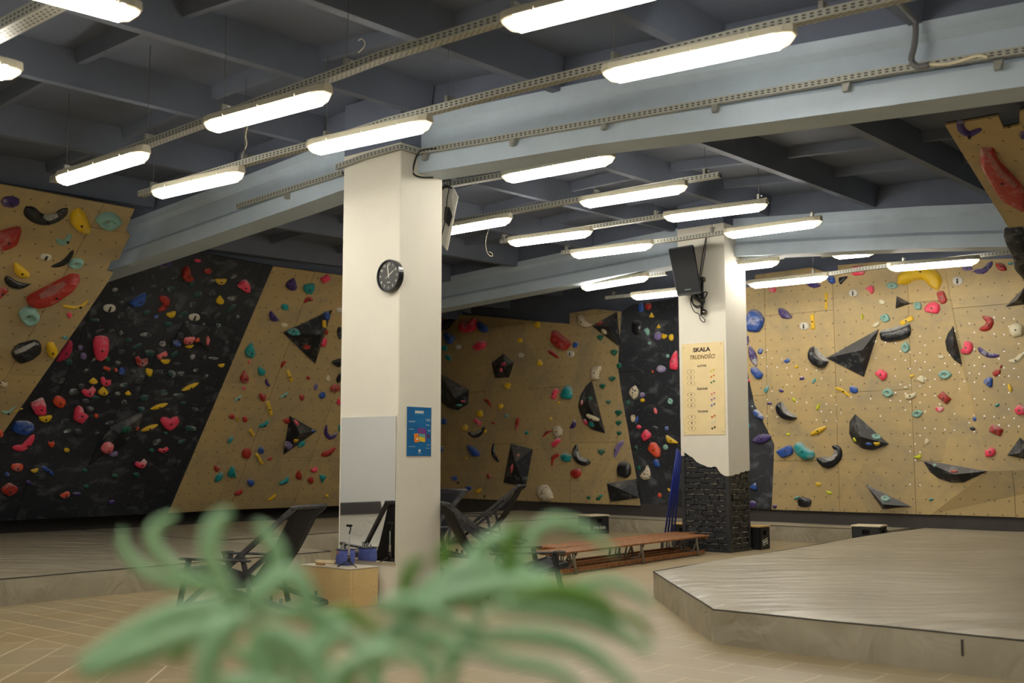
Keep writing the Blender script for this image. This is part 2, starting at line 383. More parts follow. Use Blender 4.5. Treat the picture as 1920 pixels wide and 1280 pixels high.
# ---- brick column
C2 = (14.22, 7.87, 14.83, 8.64)
col2 = tag(box('column', ((C2[0] + C2[2]) / 2, (C2[1] + C2[3]) / 2, 1.0), (C2[2] - C2[0] - .05, C2[3] - C2[1] - .05, 2.0), None, DARK), kind='structure', label='square pillar, cream above and bare black painted brick below')
def ragged(face):   # px points of the torn plaster edge
    return face
fedge = [(1274, 839), (1281, 846), (1288, 850), (1294, 855), (1299, 857), (1306, 865), (1313, 869), (1321, 872), (1327, 875), (1334, 876), (1340, 874), (1345, 876), (1348, 882), (1352, 887), (1358, 891), (1364, 892.5), (1368.5, 892)]
sedge = [(1368.5, 892), (1374, 891), (1379, 888), (1384, 889), (1388, 885), (1393, 885), (1397, 882), (1401, 883), (1406, 880)]
fp = [onX(x, y, C2[0]) for x, y in fedge]; fp[0].y = C2[3]; fp[-1].y = C2[1]
spt = [onY(x, y, C2[1]) for x, y in sedge]; spt[0].x = C2[0]; spt[-1].x = C2[2]; spt[0].z = fp[-1].z
ZT = 4.74
box('column_head', ((C2[0] + C2[2]) / 2, (C2[1] + C2[3]) / 2, 4.98), (C2[2] - C2[0], C2[3] - C2[1], .5), col2, PAINT_DK)
bm = bmesh.new()
for pl, ext in ((fp, Vector((.06, 0, 0))), (spt, Vector((0, .06, 0)))):
    dlt = Vector((-.012, 0, 0)) if pl is fp else Vector((0, -.012, 0))
    if pl is fp: pl[-1].y -= .010
    else: pl[0].x -= .010
    for p, q in zip(pl, pl[1:]):
        A4 = [p + dlt, q + dlt, Vector((q.x, q.y, ZT)) + dlt, Vector((p.x, p.y, ZT)) + dlt]; hexa_bm(bm, A4 + [a + ext for a in A4])
box_bm(bm, ((C2[0] + C2[2]) / 2, C2[3] - .02, 3.05), (C2[2] - C2[0], .05, 3.36)); box_bm(bm, (C2[2] - .02, (C2[1] + C2[3]) / 2, 3.05), (.05, C2[3] - C2[1], 3.36))
bm_obj('plaster', bm, col2, PAINT_WH)
BRICKP = plain('black_brick_paint', srgb(52, 54, 57), .3, noise=.4, nscale=14, bump=.9, bscale=22)
MORT = plain('pale_mortar_crumbs', srgb(60, 60, 60), .5, noise=.5, nscale=40, dark=srgb(170, 160, 150))
bl, bh, bt = .25, .068, .05
for face in (0, 1):
    W = (C2[3] - C2[1]) if face == 0 else (C2[2] - C2[0])
    for r in range(18):
        z = .05 + r * .077; off = [0, .55, .25, .7][r % 4] * bl; x = .045 - off
        while x < W - .045:
            ln = random.choice([bl, bl, bl * .55, bl * .8]); a, b_ = max(x, .045), min(x + ln, W - .045); x += ln + .013
            if b_ - a < .04: continue
            mid = (a + b_) / 2
            if face == 0:
                c = Vector((C2[0] + .030, C2[1] + mid, z + bh / 2)); s = (bt, b_ - a, bh)
                zl = min((abs(p.y - c.y), p.z) for p in fp)[1]
            else:
                c = Vector((C2[0] + mid, C2[1] + .030, z + bh / 2)); s = (b_ - a, bt, bh)
                zl = min((abs(p.x - c.x), p.z) for p in spt)[1]
            if c.z > zl + .02: continue
            jit = random.uniform(-.007, .007); c += Vector((jit, 0, 0)) if face == 0 else Vector((0, jit, 0))
            M = Matrix.Rotation(random.uniform(-.02, .02), 3, 'X' if face == 0 else 'Y')
            bm = bmesh.new(); vs = box_bm(bm, (0, 0, 0), s, M)
            for v in vs: v.co += Vector((random.uniform(-1, 1), random.uniform(-1, 1), random.uniform(-1, 1))) * .006
            bmesh.ops.bevel(bm, geom=bm.edges[:], offset=.007, segments=1, affect='EDGES')
            for v in bm.verts: v.co += c
            bm_obj('brick', bm, col2, BRICKP)
ANG = plain('black_steel_angle', srgb(52, 54, 57), .35, noise=.3, nscale=10)
for (x, y, sx, sy) in ((C2[0], C2[1], 1, 1), (C2[0], C2[3], 1, -1), (C2[2], C2[1], -1, 1)):
    bm = bmesh.new(); box_bm(bm, (x + sx * .002, y + sy * .024, .66), (.010, .055, 1.32)); box_bm(bm, (x + sx * .024, y + sy * .002, .66), (.055, .010, 1.32)); bm_obj('corner_angle', bm, col2, ANG)
bm = bmesh.new(); box_bm(bm, (C2[0] - .006, (C2[1] + C2[3]) / 2, .022), (.012, .80, .05)); box_bm(bm, ((C2[0] + C2[2]) / 2, C2[1] - .006, .022), (.64, .012, .05)); bm_obj('base_strip', bm, col2, ANG)
# pale mortar specks where the black paint missed
bm = bmesh.new()
for _ in range(300):
    r = random.randrange(17); z = .045 + r * .077 + random.uniform(-.004, .004); l = random.uniform(.008, .045)
    if random.random() < .6:
        y = random.uniform(C2[1] + .07, C2[3] - .07)
        if z < min((abs(p.y - y), p.z) for p in fp)[1] - .03: box_bm(bm, (C2[0] - .004, y, z), (.010, l, .006))
    else:
        x = random.uniform(C2[0] + .07, C2[2] - .05)
        if z < min((abs(p.x - x), p.z) for p in spt)[1] - .03: box_bm(bm, (x, C2[1] - .004, z), (l, .010, .006))
tag(bm_obj('mortar_specks', bm, col2, plain('pale_specks', srgb(165, 155, 140), .6)), kind='stuff')

# ================================================================ CLIMBING WALLS
PLY = plywood_mat('plywood', srgb(186, 152, 68), (.15, .12, .055))
BLK = blackwall_mat()
FACETS = []     # (polygon world points, normal, wall object)
CW = {}
def basis(n):
    t = Vector((0, 0, 1)).cross(n); t.normalize(); b = n.cross(t); return t, b
def facet(wall, pts, mat, sheet=(1.25, 2.5), off=(0, 0), name='plywood_panel', n=None, th=.02):
    pts = [Vector(p) for p in pts]
    if n is None:
        n = Vector((0, 0, 0))
        for i in range(len(pts)): n += (pts[i] - pts[0]).cross(pts[(i + 1) % len(pts)] - pts[0])
        n.normalize()
    if n.dot(EYE - pts[0]) < 0: n = -n
    t, b = basis(n); o = pts[0]
    P2 = [((p - o).dot(t), (p - o).dot(b)) for p in pts]
    FACETS.append((pts, n, wall))
    u0, u1 = min(p[0] for p in P2), max(p[0] for p in P2); v0, v1 = min(p[1] for p in P2), max(p[1] for p in P2)
    U = Vector((o.dot(Vector((t.x, t.y, 0)).normalized()), o.z, 0))
    i = 0; u = u0 - off[0]
    while u < u1:
        v = v0 - off[1] - (i % 2) * sheet[1] * .45
        while v < v1:
            Q = clip_poly(P2, 0, u + .003, False)
            if Q: Q = clip_poly(Q, 0, u + sheet[0] - .003, True)
            if Q: Q = clip_poly(Q, 1, v + .003, False)
            if Q: Q = clip_poly(Q, 1, v + sheet[1] - .003, True)
            if len(Q) >= 3 and area2(Q) > .004:
                R = []
                for q in Q:
                    if not R or (abs(q[0] - R[-1][0]) + abs(q[1] - R[-1][1])) > 1e-4: R.append(q)
                if len(R) > 2 and (abs(R[0][0] - R[-1][0]) + abs(R[0][1] - R[-1][1])) < 1e-4: R.pop()
                if len(R) >= 3:
                    W3 = [Vector((q[0], q[1], 0)) for q in R]
                    tris = tessellate_polygon([W3]); m = len(R); pr = random.uniform(0, .002)
                    top = [o + t * q[0] + b * q[1] + n * pr for q in R]; bot = [p - n * th for p in top]
                    fs = []
                    for tr in tris:
                        a_, b_, c_ = [W3[k] for k in tr]
                        cr = (b_ - a_).cross(c_ - a_).z
                        if abs(cr) < 1e-9: continue
                        fs.append(tuple(tr) if cr > 0 else tuple(reversed(tr)))
                    for k in range(m): fs.append((k, m + k, m + (k + 1) % m, (k + 1) % m))
                    me = bpy.data.meshes.new(name); me.from_pydata([tuple(p) for p in top + bot], [], fs); me.update()
                    uvl = me.uv_layers.new(name='UVMap')
                    for lp in me.loops:
                        k = lp.vertex_index % m; uvl.data[lp.index].uv = (R[k][0] + U.x + 40, R[k][1] + U.y + 40)
                    link(name, me, wall, mat)
            v += sheet[1]
        u += sheet[0]; i += 1
def backing(name, polys, kind='structure'):
    vs, fs = [], []
    for P in polys:
        n = (P[1] - P[0]).cross(P[2] - P[0]).normalized()
        if n.dot(EYE - P[0]) < 0: n = -n
        t, b = basis(n); W3 = [Vector(((p - P[0]).dot(t), (p - P[0]).dot(b), 0)) for p in P]; k0 = len(vs)
        vs += [p - n * .03 for p in P]
        for tr in tessellate_polygon([W3]): fs.append(tuple(k0 + i for i in tr))
    o = py_obj(name, vs, fs, None, DARK); return tag(o, kind=kind)
V = Vector
ZB = .46
def base(x, y, z=ZB, zc=.28):   # foot of a wall: the point on the mat line zc, lifted to z
    p = onz(x, y, zc); p.z = z; return p
# plane of the near plywood overhang and of the black overhang (both lean along Y)
def leanY(y0, z0, y1, z1):
    d = V((0, y1 - y0, z1 - z0)).normalized(); n = d.cross(V((1, 0, 0))); n.normalize(); return V((0, y0, z0)), n
LWp, LWn = leanY(16.44, .28, 11.84, 4.3)
BLp, BLn = leanY(16.3, .28, 13.7, 4.3)
lw = [onP(x, y, LWp, LWn) for x, y in ((0, 345), (252, 392), (236, 432), (244, 440), (222, 486), (209, 489), (200, 508), (212, 511), (197, 536), (150, 605), (0, 820))]
e0 = V((7.17, 16.24, ZB)); s0 = V((3.4, 16.24, ZB)); s1 = V((3.4, 11.84, 4.3)); s1 = onP(-330, 300, LWp, LWn); s1.x = 3.4
s1 = V((3.4, lw[0].y, lw[0].z)); 
lwpoly = lw + [e0, s0, s1]
blk_tl = onP(150, 400, BLp, BLn)
bl_top = V((6.6, 13.7, 4.3)); bl_c = onP(380, 474, BLp, BLn); bl_tr = onP(512, 499, BLp, BLn)
bl_br = onP(315, 962, BLp, BLn)
blpoly = [V((5.6, 13.72, 4.27)), bl_c, bl_tr, bl_br, V((5.6, bl_br.y, bl_br.z))]
W2K = base(408, 975, ZB, .288)
w2a = [bl_tr, bl_br, W2K]
w2t = onz(642, 516, bl_tr.z); w2b = base(640, 966)
w2dir = (w2t - bl_tr); w2bd = (w2b - W2K)
w2n = (W2K - bl_tr).cross(w2b - bl_tr).normalized(); w2 = [bl_tr, W2K, w2b + w2bd * .55, onP(760, 532, bl_tr, w2n)]
W1 = backing('wall_left_climbing', [lwpoly, blpoly, w2a, w2])
facet(W1, lwpoly, PLY, n=LWn, off=(.4, .9)); facet(W1, blpoly, BLK, name='black_panel', n=BLn, off=(.1, .4))
facet(W1, w2a, PLY); facet(W1, w2, PLY, off=(.5, .3))
# far wall, all standing nearly upright
mA, mB = base(830, 948), base(1200, 966)
mn = (mB - mA).cross(V((0, 0, 1))).normalized()
mtop = [onP(x, y, mA, mn) for x, y in ((826, 588), (900, 592), (985, 600), (1068, 607), (1068, 587), (1115, 579), (1165, 584))]
bside = [onP(x, y, mA, mn) for x, y in ((1161, 640), (1159, 690), (1166, 745), (1180, 830), (1193, 900))]
A2 = mA + (mA - mB) * .35
mpoly = [A2, V((A2.x, A2.y, mtop[0].z))] + mtop + bside + [mB]
Xr = 17.55
ab = [onX(x, y, Xr) for x, y in ((1280, 556), (1400, 545))]
b2r = [onX(x, y, Xr) for x, y in ((1400, 690), (1415, 758), (1452, 833), (1447, 955))]
b2poly = [mtop[-1]] + [onX(1185, 572, Xr)] + ab + b2r[0:4] + [V((Xr, b2r[-1].y, ZB)), mB] + bside[::-1]
rt = [onX(x, y, Xr) for x, y in ((1380, 541), (1416, 537), (1416, 515), (1520, 501), (1545, 509), (1571, 508), (1571, 497), (1640, 491), (1768, 488))]
F1 = onX(1805, 690, Xr - .02); F2 = onX(1853, 883, Xr - .13); F3 = onX(1745, 963, Xr); F3.z = ZB
G = onX(2150, 478, Xr); Gb = V((Xr, G.y, ZB)); Gm = onX(2150, 875, Xr - .02)
rmain = [onX(1400, 690, Xr), rt[0]] + rt[1:] + [F1, F3, V((Xr, b2r[-1].y, ZB))] + b2r[::-1][0:3]
W2_ = backing('wall_back_climbing', [[V((p.x + .02, p.y, p.z)) for p in mpoly], [V((Xr + .02, p.y, p.z)) for p in b2poly], [V((Xr + .02, p.y, p.z)) for p in [rt[-1], G, Gb, V((Xr, b2r[-1].y, ZB)), rt[0]]]])
facet(W2_, mpoly, PLY, n=mn, off=(.3, .2))
facet(W2_, [V((Xr, p.y, p.z)) for p in b2poly], BLK, name='black_panel', n=V((-1, 0, 0)))
facet(W2_, [V((Xr, p.y, p.z)) for p in rmain], PLY, n=V((-1, 0, 0)), off=(.7, .55))
facet(W2_, [F1, rt[-1], G, Gm, F2], PLY, n=None, off=(.2, .4)) if False else None
for tri in ((F1, rt[-1], F2), (rt[-1], G, F2), (F2, G, Gm), (F2, Gm, F3), (F3, Gm, Gb), (F1, F2, F3)): facet(W2_, tri, PLY, sheet=(1.25, 2.5))
facet(W1, [w2[2], w2[3], V((A2.x, A2.y, mtop[0].z)), V((A2.x, A2.y, ZB))], PLY)
def upper(name, P, zt=5.15):
    vs, fs = [], []
    for p in P: vs += [V((p.x, p.y, p.z - .12)), V((p.x, p.y, zt))]
    for k in range(len(P) - 1): fs.append((2 * k, 2 * k + 2, 2 * k + 3, 2 * k + 1))
    return tag(py_obj(name, vs, fs, None, PAINT_DK), kind='structure')
upper('wall_left_upper', [V((5.0, 13.95, 4.3)), V((bl_tr.x, bl_tr.y + .15, bl_tr.z)), V((w2[3].x, w2[3].y + .12, w2[3].z)), V((w2[3].x + 3, w2[3].y + 1.2, w2[3].z))])
upper('wall_back_upper', [A2 * 1.0 + mn * 0] and [V((A2.x + .12, A2.y, 4.2)), V((mB.x + .12, mB.y, 4.0)), V((Xr + .12, 9, 4.0)), V((Xr + .12, -3, 4.0))])
# dark padding strip between wall feet and mats
STRIP = plain('dark_gap_padding', srgb(62, 56, 52), .8, noise=.2, nscale=3)
bp = [(-97, 1000), (315, 980), (408, 975), (640, 966)]
sp1 = [V((-.8, 16.1, 0)), V((3.4, 16.35, 0))] + [onz(x, y, .26) for x, y in bp] + [onz(640, 966, .26) + w2bd * .55]
sp2 = [A2 * 1.0, mA, mB, V((Xr, 8.92, 0)), V((Xr, 6.2, 0)), V((Xr, 4.84, 0)), V((Xr, 1, 0))]
for nm, S in (('baseboard_left', sp1), ('baseboard_back', sp2)):
    bm = bmesh.new(); m = []
    for p in S: m.append([bm.verts.new((p.x, p.y, z)) for z in (.0, .26 + random.uniform(-.01, .01), ZB + .035)])
    off = V((0, .06, 0)) if nm == 'baseboard_left' else V((.05, 0, 0))
    for c in m: c[2].co += off
    for a, b_ in zip(m, m[1:]):
        for k in (0, 1): bm.faces.new((a[k], b_[k], b_[k + 1], a[k + 1]))
    tag(bm_obj(nm, bm, None, STRIP), kind='structure')
# right-hand prow hanging over the mat
RX = None
r0 = onz(1772, 235, 4.2); r2 = depth(1890, 425, 11.3); r1 = onz(1990, 196, 4.2)
rn = (r0 - r2).cross(r1 - r2).normalized()
rpol = [r0] + [onP(x, y, r0, rn) for x, y in ((1872, 218), (1882, 241), (1911, 235), (1912, 209), (2060, 172), (2250, 520), (1960, 560), (1925, 500))] + [r2]
W3_ = backing('wall_right_climbing', [rpol]); facet(W3_, rpol, PLY, n=rn if rn.dot(EYE - r0) > 0 else -rn, off=(.5, .5))
# ================================================================ HOLDS
# one line per hold: kind colour numbers (pixel outline on the wall plane, sizes in pixels); "=" gives it a description of its own
# o blob, h half-moon, l lens, b bar, t triangle, d drop, e eye with a hole, c screwed cap, k bow-tie; P outline, S sausage along a spine, V angular volume
WALLS = {}
WALLS['notched plywood overhang'] = '''
o purple 19 377 34 19 0
S black 52,391,13 66,406,13 87,412,12 107,406,11 122,393,10 = big black U-shaped hold
P yellow 132,400 141,391 150,389 160,400 170,425 167,433 155,432 140,424 130,412 = big yellow half-moon hold
e mint 203,412 52 32 4 = big mint eye-shaped hold with a dimple
S mint 107,449,5 118,455,7 128,447,6 130,438,4
P red -15,437 22,425 41,424 34,451 15,461 -15,468 = long red angular hold cut by the photo edge
c white 86,481 22 12 5
S black 98,499,4 117,493,7 129,482,6 136,470,4
e mint 142,492 32 19 -12
P yellow 25,492 32,492 47,504 56,512 54,517 38,517 26,509
S black 12,519,6 21,530,9 38,535,8 58,532,2
P red -6,540 10,537 17,542 5,553 -6,562
P red 48,555 120,518 135,511 151,514 139,530 95,560 67,568 51,567 = very long red boomerang hold
S yellow 119,573,4 139,576,4 155,572,4 165,562,2
e mint 54,589 42 34 10 = round mint hold with a deep pocket
k pink 130,590 9 13 0
o teal 122,632 10 6 0
o black 49,656 56 33 -22 = fat black oval hold striped with chalk
o yellow 97,655 20 29 -12
P magenta 136,640 135,655 127,668 112,676 104,677 112,662 122,648 130,636
S beige 2,716,4 8,722,6 12,718,4
S mint 4,771,3 15,773,4 28,762,2
S yellow 27,772,2 42,766,2
o orange 1,812 10 13 0
c white 93,578 0 0 0
'''
WALLS['large black overhang'] = '''
o purple 310,492 24 12 0
o pink 370,488 13 6 0
o red 389,507 15 11 0
P red 341,505 350,497 355,500 356,514 363,519 359,526 348,527 340,519 = red kidney hold high up
h yellow 414,528 22 13 0
P pink 443,535 455,524 462,523 469,535 468,546 460,547 450,540 = pink shark-fin hold near the plywood edge
P blue 242,566 265,549 274,547 271,564 262,572 246,573 = angular blue hold
S red 301,557,6 311,564,8 308,575,7 298,581,5 = red kidney hold beside the blue one
d yellow 412,561 16 17 0
c white 205,577 24 15 0
c white 364,594 22 14 0
o dteal 319,541 20 10 0
o dteal 274,585 14 9 -20
o blue 292,593 9 6 -20
h yellow 321,590 19 12 -15
o dteal 315,607 17 9 0
P salmon 343,632 352,630 364,627 364,640 358,645 346,645 = big salmon hold on the small black volume
P salmon 388,629 394,636 390,647 385,644
b orange 370,637 10 6 -15
h yellow 354,649 18 8 0
o blue 332,643 13 12 0
P pink 174,640 178,630 190,628 203,631 204,650 199,668 188,675 179,672 175,658 = tall pink egg hold
o lilac 156,667 12 12 0
o lilac 150,651 10 10 0
o green 201,672 9 10 30
o grey 220,680 11 8 0
o blue 228,695 12 14 0
b orange 200,690 13 6 20
o orange 217,693 6 7 0
k red 264,677 26 20 20 = red bow-tie hold
o dteal 280,661 18 12 0
b salmon 304,665 20 8 -25
h yellow 310,678 18 10 0
d yellow 280,696 17 14 60
o dteal 321,700 15 12 20
h yellow 415,685 13 7 -10
d yellow 175,713 17 12 0
k pink 197,715 22 17 30
k pink 166,734 28 19 -10 = pink four-cornered hold
d yellow 193,732 20 16 0
d yellow 240,736 12 9 0
l yellow 356,724 35 7 -24
l yellow 298,761 35 8 -18
l yellow 280,801 35 8 -20
P pink 55,756 80,743 86,757 86,775 66,776 = big pink fan-shaped hold
o orange 111,752 24 20 30
P pink 140,765 147,759 155,763 157,773 166,778 152,793 136,785 = pink heart hold with a notch
o grey 168,766 16 9 0
o grey 160,752 15 9 0
o grey 138,734 18 12 0
o grey 152,724 14 10 0
o dteal 270,745 18 11 -10
o dteal 306,735 16 11 0
o dteal 265,767 14 10 0
h yellow 85,785 26 14 -5
o grey 146,809 16 11 0
P blue 22,800 30,788 50,788 62,793 65,803 50,813 35,812 22,806 = wide blue hold
S pink 26,838,6 42,839,8 54,828,8 62,816,5 = pink smile-shaped hold
o orange 180,779 8 7 0
k orange 96,832 13 13 0
o yellow 125,843 11 8 0
o green 236,805 22 12 0
b orange 257,802 8 4 -60
P pink 299,788 304,781 312,781 319,785 325,781 333,780 336,788 326,800 315,806 306,799 = pink heart hold
k pink 306,843 21 10 -10
k pink 264,869 24 16 -15
o green 310,811 8 6 0
o green 284,844 11 7 0
o salmon 201,838 26 22 20
o lilac 212,850 18 11 0
o orange 32,875 22 14 0
h yellow 65,882 15 8 -15
S blue 80,875,4 90,882,4 99,889,4
o blue 13,888 9 6 20
P red 1,915 17,903 34,913 30,921 16,927 4,922 = red angular hold at the foot
o purple 54,904 12 7 20
P orange 111,928 125,920 131,922 130,928 118,934
o purple 144,925 16 6 0
o green 159,881 10 6 0
o green 215,891 11 7 0
o green 255,889 12 7 0
o green 161,911 11 6 0
o purple 209,941 14 7 -15
l grey 334,867 14 6 -55
V 318,652 345,604 388,612 394,658 385,641 | 362,630 14 = small black volume with salmon holds
V 165,871 205,800 268,770 278,768 232,835 | 225,812 12 = wide low black volume with a creased ridge
o blue 205,572 0 0 0
'''
WALLS['plywood wall behind the deckchair'] = '''
d purple 547,531 22 24 20
P teal 568,537 574,531 590,530 589,543 584,550 574,549 569,544 = square teal hold
b pink 610,522 17 11 -35
S red 571,566,4 578,560,5 585,562,4
o teal 534,575 14 12 20
P purple 504,588 508,581 514,588 523,599 516,601 506,599
o cream 533,609 13 8 0
V 530,623 622,580 590,681 | 603,628 26 = large black triangular volume
o teal 551,622 20 13 5
o blue 613,591 10 16 15
b yellow 608,607 14 6 -70
o red 575,650 12 10 -20
o pink 606,641 13 18 20
o red 611,622 8 10 0
c white 636,581 11 10 0
o black 637,624 11 22 0
P black 620,677 641,670 641,684 632,687
o black 636,708 9 18 20
d teal 469,655 20 29 10
o pink 467,678 5 6 0
d red 458,705 17 25 0
o pink 457,727 6 5 0
d teal 489,694 14 18 -30
S red 528,688,3 531,680,4 536,679,3
b yellow 543,704 23 6 70
S purple 499,711,3 500,718,3 505,723,3
o red 578,708 7 7 0
d cream 615,708 9 13 0
S mint 440,751,4 446,747,4 453,741,2
d red 493,743 17 13 60
S mint 525,744,3 533,741,4 540,735,3
d red 566,745 10 12 180
l lilac 592,725 15 8 -75
o blue 604,740 13 11 -40
P red 619,726 624,720 632,720 639,727 628,735 621,732
d pink 635,752 9 14 0
b yellow 505,765 28 7 75
d red 435,779 12 11 20
l yellow 445,785 9 4 70
o red 459,785 10 11 0
S teal 487,798,4 495,796,5 503,789,4
b yellow 472,810 14 6 60
P red 530,788 536,783 544,784 544,791 536,794
V 543,779 593,807 531,851 | 563,812 22 = black triangular volume with a yellow hold
o pink 555,792 7 10 -20
h yellow 554,826 14 8 0
o blue 587,808 7 5 0
o lilac 541,834 16 12 -30
o teal 564,831 16 11 -40
S purple 612,797,3 611,812,4 620,820,5 631,813,4 = purple hook hold
o teal 637,802 6 12 0
l teal 432,824 17 8 -55
o red 462,849 18 18 20
d blue 489,842 12 15 0
b yellow 483,854 11 5 50
b yellow 489,864 12 6 60
o red 506,859 10 6 -10
S red 605,851,7 616,848,7 627,840,5 = thick red sausage hold
k red 406,877 13 13 20
l teal 410,894 22 11 -50
P teal 425,889 434,872 439,875 441,887 444,892 434,893 = teal hold shaped like a torn triangle
d blue 470,905 14 14 180
P teal 522,904 532,899 541,891 541,901 534,904 525,907
d red 560,889 12 18 0
d red 583,898 12 14 20
k pink 589,880 14 11 -20
t teal 604,897 15 13 100
h red 448,923 18 9 -25
b yellow 510,932 18 4 -40
o yellow 613,929 6 5 0
'''
WALLS['plywood wall between the pillars'] = '''
V 826,603 859,594 840,618 826,620 | 838,606 10 = small black volume by the pillar
P pink 861,613 867,599 877,603 886,601 892,594 895,604 893,619 879,624 864,622 = big pink saddle hold
P blue 896,601 903,603 916,612 915,622 906,624 899,616
P blue 833,625 840,621 853,631 853,638 845,646 839,641
d teal 834,653 13 13 140
l teal 841,670 16 9 50
c white 860,650 11 9 0
P pink 888,647 903,636 912,641 912,650 897,658 889,654 = fat pink block hold
V 923,680 945,663 964,680 954.5,707.5 929,708.5 | 946,688 20 = black pentagonal volume
o pink 944,682 11 8 0
o pink 940,693 9 8 0
c white 977,666 11 9 0
o yellow 975,638 9 9 0
o yellow 1008,608 11 13 0
d yellow 1012,679 12 14 0
P red 1039,615 1073,642 1063,657 1050,652 1035,638 = big red wedge hold
o blue 1079,646 9 12 20
c white 1070,663 14 13 0
S red 1029,658,4 1037,663,4 1047,670,3
P beige 1085,590 1091,590 1100,602 1111,609 1102,614 1091,612 1085,601 = speckled beige rock hold at the top
V 1111,611 1157,585 1163,640 1160,648 | 1140,611 22 = black pyramid volume in the top corner
o red 1125,606 14 8 -20
o beige 1133,621 13 11 20
d green 1126,633 12 11 170
d green 1152,661 14 13 175
o green 1161,685 9 11 0
d green 1148,710 14 11 180
d green 1130,724 12 11 170
d green 1141,754 10 9 180
d green 1160,774 14 12 180
d green 1160,793 12 10 175
d green 1161,812 10 9 185
P beige 1112,687 1128,686 1127,693 1123,700 1124,711 1111,712 1109,698 = speckled beige C-shaped hold
V 1110,714 1135,812 1125,809 1111,805 1093,787 1085,763 1089,741 1100,723 | 1104,760 24 = tall black half-moon volume
o green 1107,747 9 8 0
o pink 1091,754 6 10 0
o pink 1098,790 9 12 -20
o teal 1109,795 10 10 0
o cream 1112,782 26 8 28
o yellow 952,723 11 13 20
o yellow 939,761 9 12 10
o yellow 900,775 11 13 -10
S red 908,749,3 916,753,4 921,763,2
b pink 896,790 17 6 40
o blue 832,789 12 13 0
o yellow 872,801 11 12 10
S black 878,811,3 890,816,5 901,811,5 908,801,3 = black smile hold streaked with chalk
o yellow 910,808 5 6 0
b red 925,792 7 4 30
t teal 951,780 8 9 30
l red 970,794 27 7 -82
d teal 988,811 8 8 120
o yellow 1048,754 5 5 0
o yellow 1033,785 6 6 0
b pink 1041,738 20 8 -68
P teal 1065,720 1073,727 1074,742 1071,748 1057,747 1052,742 1059,726 = big teal hold whitened by chalk
S purple 1076,787,3 1077,795,5 1070,801,4
P beige 1038,800 1049,797 1056,805 1054,815 1046,821 1040,812 = speckled beige boulder hold
S red 1018,818,2 1026,810,3 1035,807,2
b pink 1043,829 19 9 -45
V 826,700 880,731 877,758 859,769 840,764 826,752 | 853,747 26 = large black many-sided volume by the pillar
b pink 868,752 6 3 0
o teal 861,759 8 8 0
P blue 877,692 892,699 900,709 899,715 887,715 880,702 ~142
S black 926,832,3 925,848,5 930,858,4 935,866,2
V 959,831 999,842 986,912 945,904.5 | 966,868 18 = black rectangular volume standing on its short side
o red 971,853 6 6 0
l salmon 960,878 21 4 -65
o yellow 874,859 6 5 0
o blue 828,841 6 12 0
o blue 852,896 12 10 0
t black 859,905 5 6 90
P blue 873,911 884,911 885,915 880,920 874,918
l yellow 897,920 16 8 -35
o red 917,892 7 10 -30
t black 909,931 6 5 90
o black 959,929 5 6 0
P beige 1008,915 1015,908 1026,908 1035,921 1039,934 1026,940 1012,932 = big speckled beige boulder hold at the foot
S red 1035,873,2 1037,858,4 1048,852,4
o teal 1062,857 20 16 20
S black 1081,835,5 1079,852,8 1089,864,8 1105,866,7 = black boomerang hold
d green 1128,847 14 12 180
P red 1070,884 1077,877 1088,878 1091,885 1089,892 1080,897 1072,892 = round red heart hold
S lilac 1169,828,4 1160,836,6 1155,848,5 1153,858,2 = bent lilac banana hold
o black 1171,879 27 32 0 = black ball hold
V 1139,906 1193,897.5 1199.5,933 1145,940.5 | 1166,918 14 = black rectangular volume lying at the foot
d green 1104,933 8 7 180
o green 1122,934 9 7 0
o teal 1127,929 7 5 0
'''
WALLS['black wall beside the brick pillar'] = '''
o blue 1202,576 11 18 0
o red 1216,574 12 13 0
t yellow 1222,590 10 10 -90
o black 1195,613 20 27 0 = big round black hold
P mint 1207,618 1213,613 1218,618 1218,626 1215,630 1210,622
t yellow 1235,611 8 8 -90
o lilac 1234,630 14 17 20
h yellow 1245,631 11 11 20
o yellow 1259,632 9 13 0
o mint 1218,643 6 6 0
o mint 1252,667 6 7 0
P pink 1270,655 1272,694 1257,692 1256,680 1262,663 = pink hold half hidden by the pillar
o lilac 1240,692 17 14 20
t orange 1224,696 5 4 -90
P beige 1183,728 1192,721 1198,732 1196,743 1190,750 1180,738 = tall speckled beige skull-like hold
l black 1197,721 10 5 -70
t green 1176,754 9 10 180
o lilac 1205,740 9 9 0
o yellow 1205,750 8 7 0
e mint 1257,752 10 13 -20
o salmon 1229,770 6 12 -20
o beige 1187,784 9 15 0
l black 1195,773 16 6 -60
o pink 1198,800 9 7 20
l blue 1194,787 14 5 -75
o grey 1229,802 11 7 20
P pink 1211,803 1222,813 1220,820 1209,828 1202,816 = angular pink hold
o blue 1250,803 7 8 0
P yellow 1248,813 1271,828 1271,831 1252,830 = long yellow wedge hold touching the pillar
P orange 1215,842 1221,828 1230,829 1239,842 1238,856 1232,858 = big orange half-moon hold dusted with chalk
o mint 1248,838 9 10 0
t green 1192,838 6 9 180
o blue 1231,868 11 17 -25
t green 1197,877 8 10 180
P beige 1215,870 1220,885 1220,897 1209,900 1200,891 1210,880 = speckled beige heart hold
o orange 1237,928 7 9 0
l yellow 1255,918 9 4 50
P blue 1412,769 1419,766 1432,779 1433,787 1425,785 1415,779 = pale blue leaning hold
l purple 1429,822 37 18 -14 = fat purple lemon hold
o teal 1405,798 4 9 0
o pink 1405,713 6 6 0
P blue 1404,913 1417,904 1420,919
o purple 1411,945 15 13 10
'''
